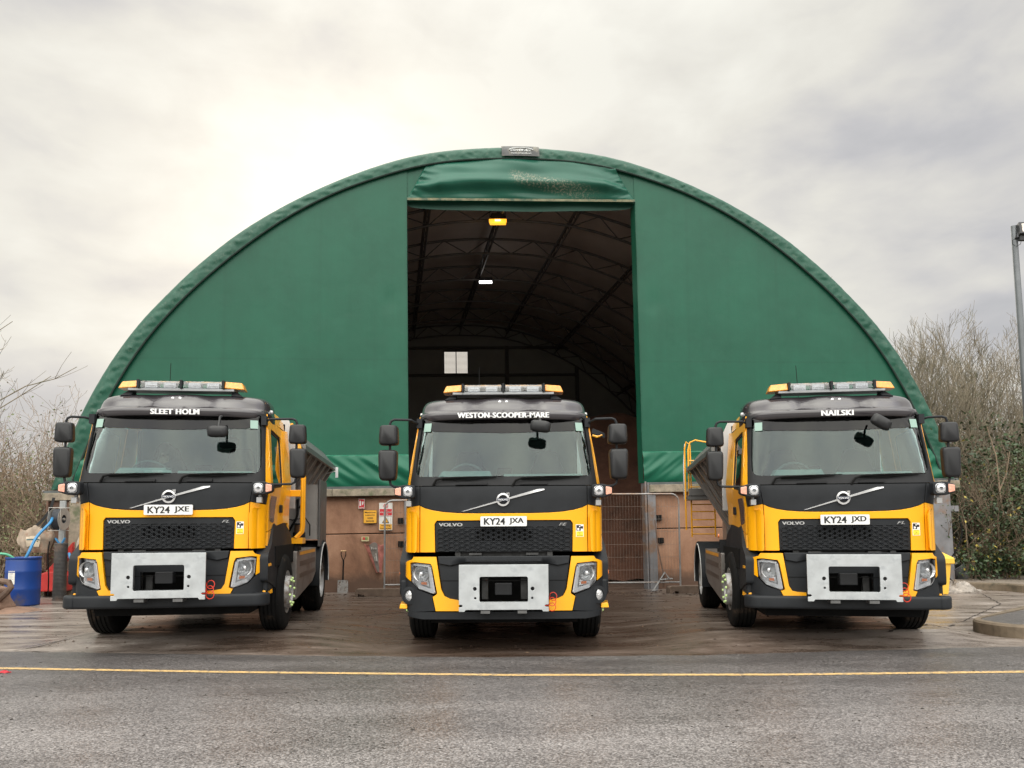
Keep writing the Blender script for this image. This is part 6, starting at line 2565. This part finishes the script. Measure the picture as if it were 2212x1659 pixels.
def leaves(mb, pts, rg, size, per=1, jit=.12, droop=0):
    for p in pts:
        for _ in range(per):
            c = p + Vector((rg.uniform(-jit, jit), rg.uniform(-jit, jit), rg.uniform(-jit, jit)))
            a = Vector((rg.uniform(-1, 1), rg.uniform(-1, 1), rg.uniform(-1, .6))).normalized()
            b = a.orthogonal().normalized()
            b.rotate(Matrix.Rotation(rg.uniform(0, 6.28), 3, a))
            s = size * rg.uniform(.6, 1.3)
            mb.add([c, c + a * s * .5 + b * s * .28, c + a * s, c + a * s * .5 - b * s * .28], [(0, 1, 2, 3)])


def bare_tree(x, y, h, seed, label, stems=3, m=BARK, lean=(0, 0), kids=(6, 6, 5, 3), z=0, name='bare_tree', cat='tree', rtr=.05, spread=(25, 52), up=.16, rmin=.004, group='bare trees behind the shed'):
    rg = random.Random(seed)
    t = empty(name, (x, y, z), 0, label, cat, group)
    tr = MB()
    cr = MB()
    for k in range(stems):
        a = rg.uniform(0, 6.28)
        d = Vector((math.cos(a) * .28 + lean[0], math.sin(a) * .28 + lean[1], 1))
        p = Vector((math.cos(a) * .12, math.sin(a) * .12, -.1))
        # trunk
        n = 7
        q = p.copy()
        dd = d.normalized()
        pts, rs = [p.copy()], [rtr]
        L = h * .62 * rg.uniform(.85, 1.1)
        for i in range(n):
            dd = (dd + Vector((rg.uniform(-1, 1), rg.uniform(-1, 1), 0)) * .11 + Vector((0, 0, .12))).normalized()
            q = q + dd * L / n
            pts.append(q.copy())
            rs.append(rtr * (1 - .62 * (i + 1) / n))
        tr.tube(pts, rs, 8)
        nb = 8
        for j in range(nb):
            f = .22 + .78 * j / (nb - 1)
            i = min(n - 1, int(f * n))
            a0 = pts[i].lerp(pts[i + 1], min(1, f * n - i))
            an = R(rg.uniform(18, 50)) if f < .97 else R(8)
            az = rg.uniform(0, 6.28)
            nd_ = Vector((math.sin(an) * math.cos(az), math.sin(an) * math.sin(az), math.cos(an)))
            branch(cr, a0, nd_, h * rg.uniform(.30, .44) * (1.1 - .35 * f), rs[i] * .55, 1, rg, up, .16, kids, None, spread=spread, shrink=(.45, .7), rmin=rmin)
    tr.build('trunk', m, t, smooth=True, recalc=False)
    cr.build('crown', m, t, smooth=True, recalc=False)
    return t


RT = [(12.1, 21.5, 6.9, 11, 4, 'rounded bare tree with dense fine twigs right behind the shed edge'),
      (14.6, 23.0, 7.3, 12, 4, 'bare tree with a broad dense crown left of the lamp post'),
      (17.6, 22.5, 7.7, 13, 4, 'bare tree with upright twigs directly behind the lamp post'),
      (12.3, 30.5, 11.3, 14, 2, 'tallest bare tree, sparse, its top rising over the shed roof'),
      (17.5, 28.5, 8.4, 15, 3, 'thin bare tree farther back between the two dense crowns'),
      (20.6, 24.5, 7.8, 16, 4, 'bare tree at the far right edge behind the lamp post')]
for x, y, h, sd_, st_, lb_ in RT:
    bare_tree(x, y, h, sd_, lb_, st_, kids=(5, 5, 5, 4) if st_ > 2 else (6, 5, 4, 3), spread=(22, 52), rmin=.0045 if st_ > 2 else .006, rtr=.085)


def thicket(x, y, w, dpt, h, seed, label, leaf, nst, size, per, name='shrub', cat='shrub', group=None, m=BARK2, z=0, kids=(5, 4, 3), spread=(25, 65), up=.10, jit=.16, wob=.3, extra=None, keep=1.0):
    rg = random.Random(seed)
    t = empty(name, (x, y, z), 0, label, cat, group)
    mb = MB()
    tips = []
    for k in range(nst):
        p = Vector((rg.uniform(-w, w), rg.uniform(-dpt, dpt), -.1))
        d = Vector((rg.uniform(-.4, .4), rg.uniform(-.4, .4), 1))
        branch(mb, p, d, h * rg.uniform(.55, 1.0), .028 * rg.uniform(.6, 1.3), 0, rg, up, wob, kids, tips, spread=spread, shrink=(.35, .65), rmin=.0035, sides=(5, 4, 3, 3, 3))
    mb.build('stems', m, t, smooth=True, recalc=False)
    if leaf is not None and per:
        lb = MB()
        leaves(lb, [p for p in tips if rg.random() < keep * (1.0 if p.z < h * .62 else .25)], rg, size, per, jit)
        lb.build('foliage', leaf, t, recalc=False)
    if extra:
        lb = MB()
        leaves(lb, [p for p in tips if rg.random() < extra[1]], rg, extra[2], 1, .12)
        lb.build('yellow_leaves', extra[0], t, recalc=False)
    return t


G2 = 'shrubs right of the shed'
thicket(10.7, 17.9, .6, .5, 2.9, 31, 'tangled brown shrub with yellow leaves beside the right corner post', IVY, 15, .06, 1, m=BARKM, group=G2, extra=(YLEAF, .012, .08))
thicket(12.3, 19.4, 1.1, .6, 3.5, 32, 'dark ivy-grown shrub behind the black bucket', IVY, 22, .11, 4, group=G2, m=BARKD)
thicket(14.4, 19.3, 1.1, .6, 3.6, 33, 'bright green leafy shrub under the bare trees at the right', pm('green_leaf', (.055, .105, .028), .5, var=.5, vs=1.5), 20, .11, 4, group=G2, m=BARKD)
thicket(16.6, 20.0, 1.3, .7, 3.7, 34, 'dark leafy shrub in front of the lamp post trees at the far right edge', IVY, 20, .11, 4, group=G2, m=BARKD)
thicket(12.0, 22.8, 1.6, .6, 3.8, 35, 'brown twiggy shrub between the shed side and the dark ivy', LEAF, 20, .07, 3, m=BARKM, group=G2)
thicket(15.8, 23.6, 2.2, .6, 3.9, 36, 'olive twiggy shrub deeper behind the green leafy shrub', LEAF, 24, .08, 3, m=BARKM, group=G2)
thicket(13.0, 18.6, 1.4, .3, 1.3, 37, 'low ivy and bramble patch at the foot of the dark shrubs', IVY, 34, .10, 3, group=G2, m=BARKD, extra=(YLEAF, .015, .08))
thicket(11.1, 17.55, .7, .25, 1.2, 38, 'low yellowing bramble around the black bucket', IVY, 12, .09, 1, m=BARKM, group=G2, extra=(YLEAF, .07, .08))

# pale bare sapling in front of the right shrubs, with the long horizontal bough
t = empty('sapling', (11.4, 17.85, .05), 0, 'pale bare forked sapling in front of the dark shrubs', 'tree')
mb = MB()
rg = random.Random(5)
mb.tube([(0, 0, 0), (.05, 0, .6), (0, 0, 1.2), (-.08, 0, 2.1), (-.12, 0, 2.9), (-.3, 0, 3.6)], [.035, .03, .026, .02, .014, .006], 6)
mb.build('trunk', BARK2, t, smooth=True)
mb = MB()
for pts in ([(.02, 0, 1.0), (.35, 0, 1.7), (.75, 0, 2.4), (1.2, .1, 3.0)], [(.05, 0, 1.1), (.5, 0, 1.5), (1.1, 0, 2.2), (1.7, 0, 2.7)], [(0, 0, 1.0), (-.3, 0, 1.4), (-.45, 0, 1.9)], [(.03, 0, .9), (.7, 0, 1.1), (1.6, 0, 1.08), (2.9, 0, 1.25)], [(-.08, 0, 2.1), (.1, 0, 2.5), (.2, 0, 3.0)]):
    P = [Vector(p) for p in pts]
    mb.tube(P, [.018, .014, .010, .005][:len(P)], 5)
    for p, q in zip(P[1:-1], P[2:]):
        branch(mb, p, (q - p) + Vector((rg.uniform(-.3, .3), 0, .4)), .7, .006, 2, rg, .05, .2, (3, 3, 3), None, rmin=.003)
mb.build('branches', BARK2, t, smooth=True, recalc=False)

G3 = 'shrubs left of the shed'
LO = pm('olive_leaf', (.13, .155, .06), .6, var=.5, vs=1.2)
thicket(-10.4, 17.4, .7, .6, 3.8, 51, 'olive leafy shrub rising just left of the shed corner', LO, 15, .06, 1, group=G3, keep=.6)
thicket(-11.9, 17.6, .9, .6, 3.9, 52, 'bare tangled shrub with upright stems behind the blue drum', LO, 15, .055, 1, group=G3, keep=.6)
thicket(-13.6, 18.2, 1.0, .6, 3.7, 53, 'dense twiggy shrub at the left edge of the picture', LO, 15, .06, 1, group=G3, keep=.6)
thicket(-11.4, 20.5, 2.4, .8, 3.3, 54, 'pale grey-green thicket farther back behind the left shrubs', pm('grey_leaf', (.11, .12, .085), .7, var=.4), 26, .07, 1, group=G3, keep=.6)
thicket(-9.9, 16.6, .4, .3, 2.3, 55, 'low brown brushwood under the hanging bulk bag', LO, 12, .05, 1, group=G3, keep=.6)
thicket(-15.2, 20.5, 1.5, .8, 3.4, 56, 'olive thicket behind the dense shrub at the far left', LO, 16, .07, 1, group=G3, keep=.6)
# two thin saplings on the left
for i, (x, y, h, lb_) in enumerate(((-11.55, 16.9, 5.2, 'slender straight bare sapling standing up in the left shrubs'), (-12.6, 15.9, 5.6, 'arching bare sapling whose long twigs reach over the sky at left'))):
    rg = random.Random(90 + i)
    t = empty('sapling', (x, y, 0), 0, lb_, 'tree', 'saplings left of the shed')
    tr = MB()
    br = MB()
    if i == 0:
        for dx in (0, .16):
            pts = [Vector((dx + .1 * math.sin(k * .7), 0, k * h / 8)) for k in range(9)]
            tr.tube(pts, [.04 * (1 - k / 9) + .006 for k in range(9)], 6)
            for k in range(3, 9):
                for _ in range(3):
                    a = rg.uniform(0, 6.28)
                    branch(br, pts[k], Vector((math.cos(a) * .6, math.sin(a) * .6, 1)), rg.uniform(.5, 1.1) * (1.3 - k / 10), .008, 2, rg, .12, .12, (3, 3, 3), None, rmin=.004)
    else:
        tr.tube([(0, 0, 0), (.15, 0, 1.2), (.5, 0, 2.4), (.95, 0, 3.3)], [.06, .05, .04, .03], 7)
        for pts in ([(.95, 0, 3.3), (1.6, 0, 3.9), (2.5, -.1, 4.35), (3.1, -.1, 4.5), (3.55, -.1, 4.75)], [(1.0, 0, 3.3), (1.5, .1, 3.7), (2.3, .1, 4.2), (2.9, .1, 4.6)], [(.5, 0, 2.4), (.6, 0, 3.6), (.95, 0, 4.6), (1.45, 0, 5.3), (2.1, 0, 5.75)], [(.6, 0, 2.8), (.7, 0, 3.8), (.75, 0, 4.6), (.78, 0, 5.3)], [(.62, 0, 3.6), (.9, 0, 4.2), (1.3, 0, 4.9), (1.5, 0, 5.1)], [(.5, 0, 2.4), (.1, 0, 3.4), (0, 0, 4.5), (.3, 0, 5.7), (.55, 0, 5.95)]):
            P = [Vector(p) for p in pts]
            br.tube(P, [.013 * (1 - k / len(P)) + .004 for k in range(len(P))], 5)
            for p, q in zip(P[1:-1], P[2:]):
                for _ in range(2):
                    branch(br, p, (q - p).normalized() + Vector((rg.uniform(-.5, .5), rg.uniform(-.5, .5), rg.uniform(-.2, .5))), rg.uniform(.4, .9), .006, 3, rg, .04, .1, (3, 3, 3), None, rmin=.0035)
    tr.build('trunk', BARK, t, smooth=True, recalc=False)
    br.build('crown', BARK, t, smooth=True, recalc=False)

# far wood closing the horizon
mb = MB()
rg = random.Random(77)
for k in range(2600):
    side = rg.choice((-1, 1))
    x = side * rg.uniform(12, 75)
    y = rg.uniform(38, 60)
    hgt = rg.uniform(2.2, 4.6) + (1.5 if side > 0 else 0)
    p = Vector((x, y, -.1))
    pts = [p]
    for i in range(4):
        pts.append(pts[-1] + Vector((rg.uniform(-.4, .4), rg.uniform(-.4, .4), hgt / 4)))
    mb.tube(pts, [.07, .05, .035, .02, .01], 3, cap=False)
    if k % 2 == 0:
        leaves(mb, pts[1:], rg, .55, 5, .6)
tag(mb.build('far_wood', pm('far_wood_brown', (.10, .098, .07), .9, var=.4, vs=.6), recalc=False), kind='stuff')
# leaf litter and clods scattered over the yard
mb = MB()
rg = random.Random(3)
for k in range(1500):
    x = rg.gauss(0, 4.5)
    y = rg.uniform(8.6, 16.4) if k < 1100 else rg.gauss(16.0, .35)
    if y < edge_y(max(-16, min(16, x))) + .1 or y > 16.5 or (x > 5.6 and y < 14.6) or x < -10:
        continue
    s = rg.uniform(.006, .022) if y < 15.4 else rg.uniform(.01, .04)
    z = gz(x, y) + .001
    q = [(x + s * rg.uniform(.6, 1.6) * math.cos(a), y + s * rg.uniform(.6, 1.2) * math.sin(a), z) for a in fr(0, 5.2, 1.04)]
    mb.add(q + [(x, y, z + s * rg.uniform(.2, .7))], [(i, (i + 1) % 6, 6) for i in range(6)])
tag(mb.build('leaf_litter', pm('litter_brown', (.045, .027, .018), .9, var=.6, vs=3, dark=(.20, .13, .08), ds=2.5, dfac=-.05), recalc=False), kind='stuff')
mb = MB()
for k in range(260):
    x, y = rg.uniform(-6, 6), rg.uniform(3.8, 8.2)
    s = rg.uniform(.004, .012)
    q = [(x + s * rg.uniform(.6, 2) * math.cos(a), y + s * rg.uniform(.6, 1.4) * math.sin(a), .005) for a in fr(0, 5.2, 1.04)]
    mb.add(q + [(x, y, .005 + s * .6)], [(i, (i + 1) % 6, 6) for i in range(6)])
tag(mb.build('road_grit', pm('grit_dark', (.03, .025, .02), .9, var=.5), recalc=False), kind='stuff')
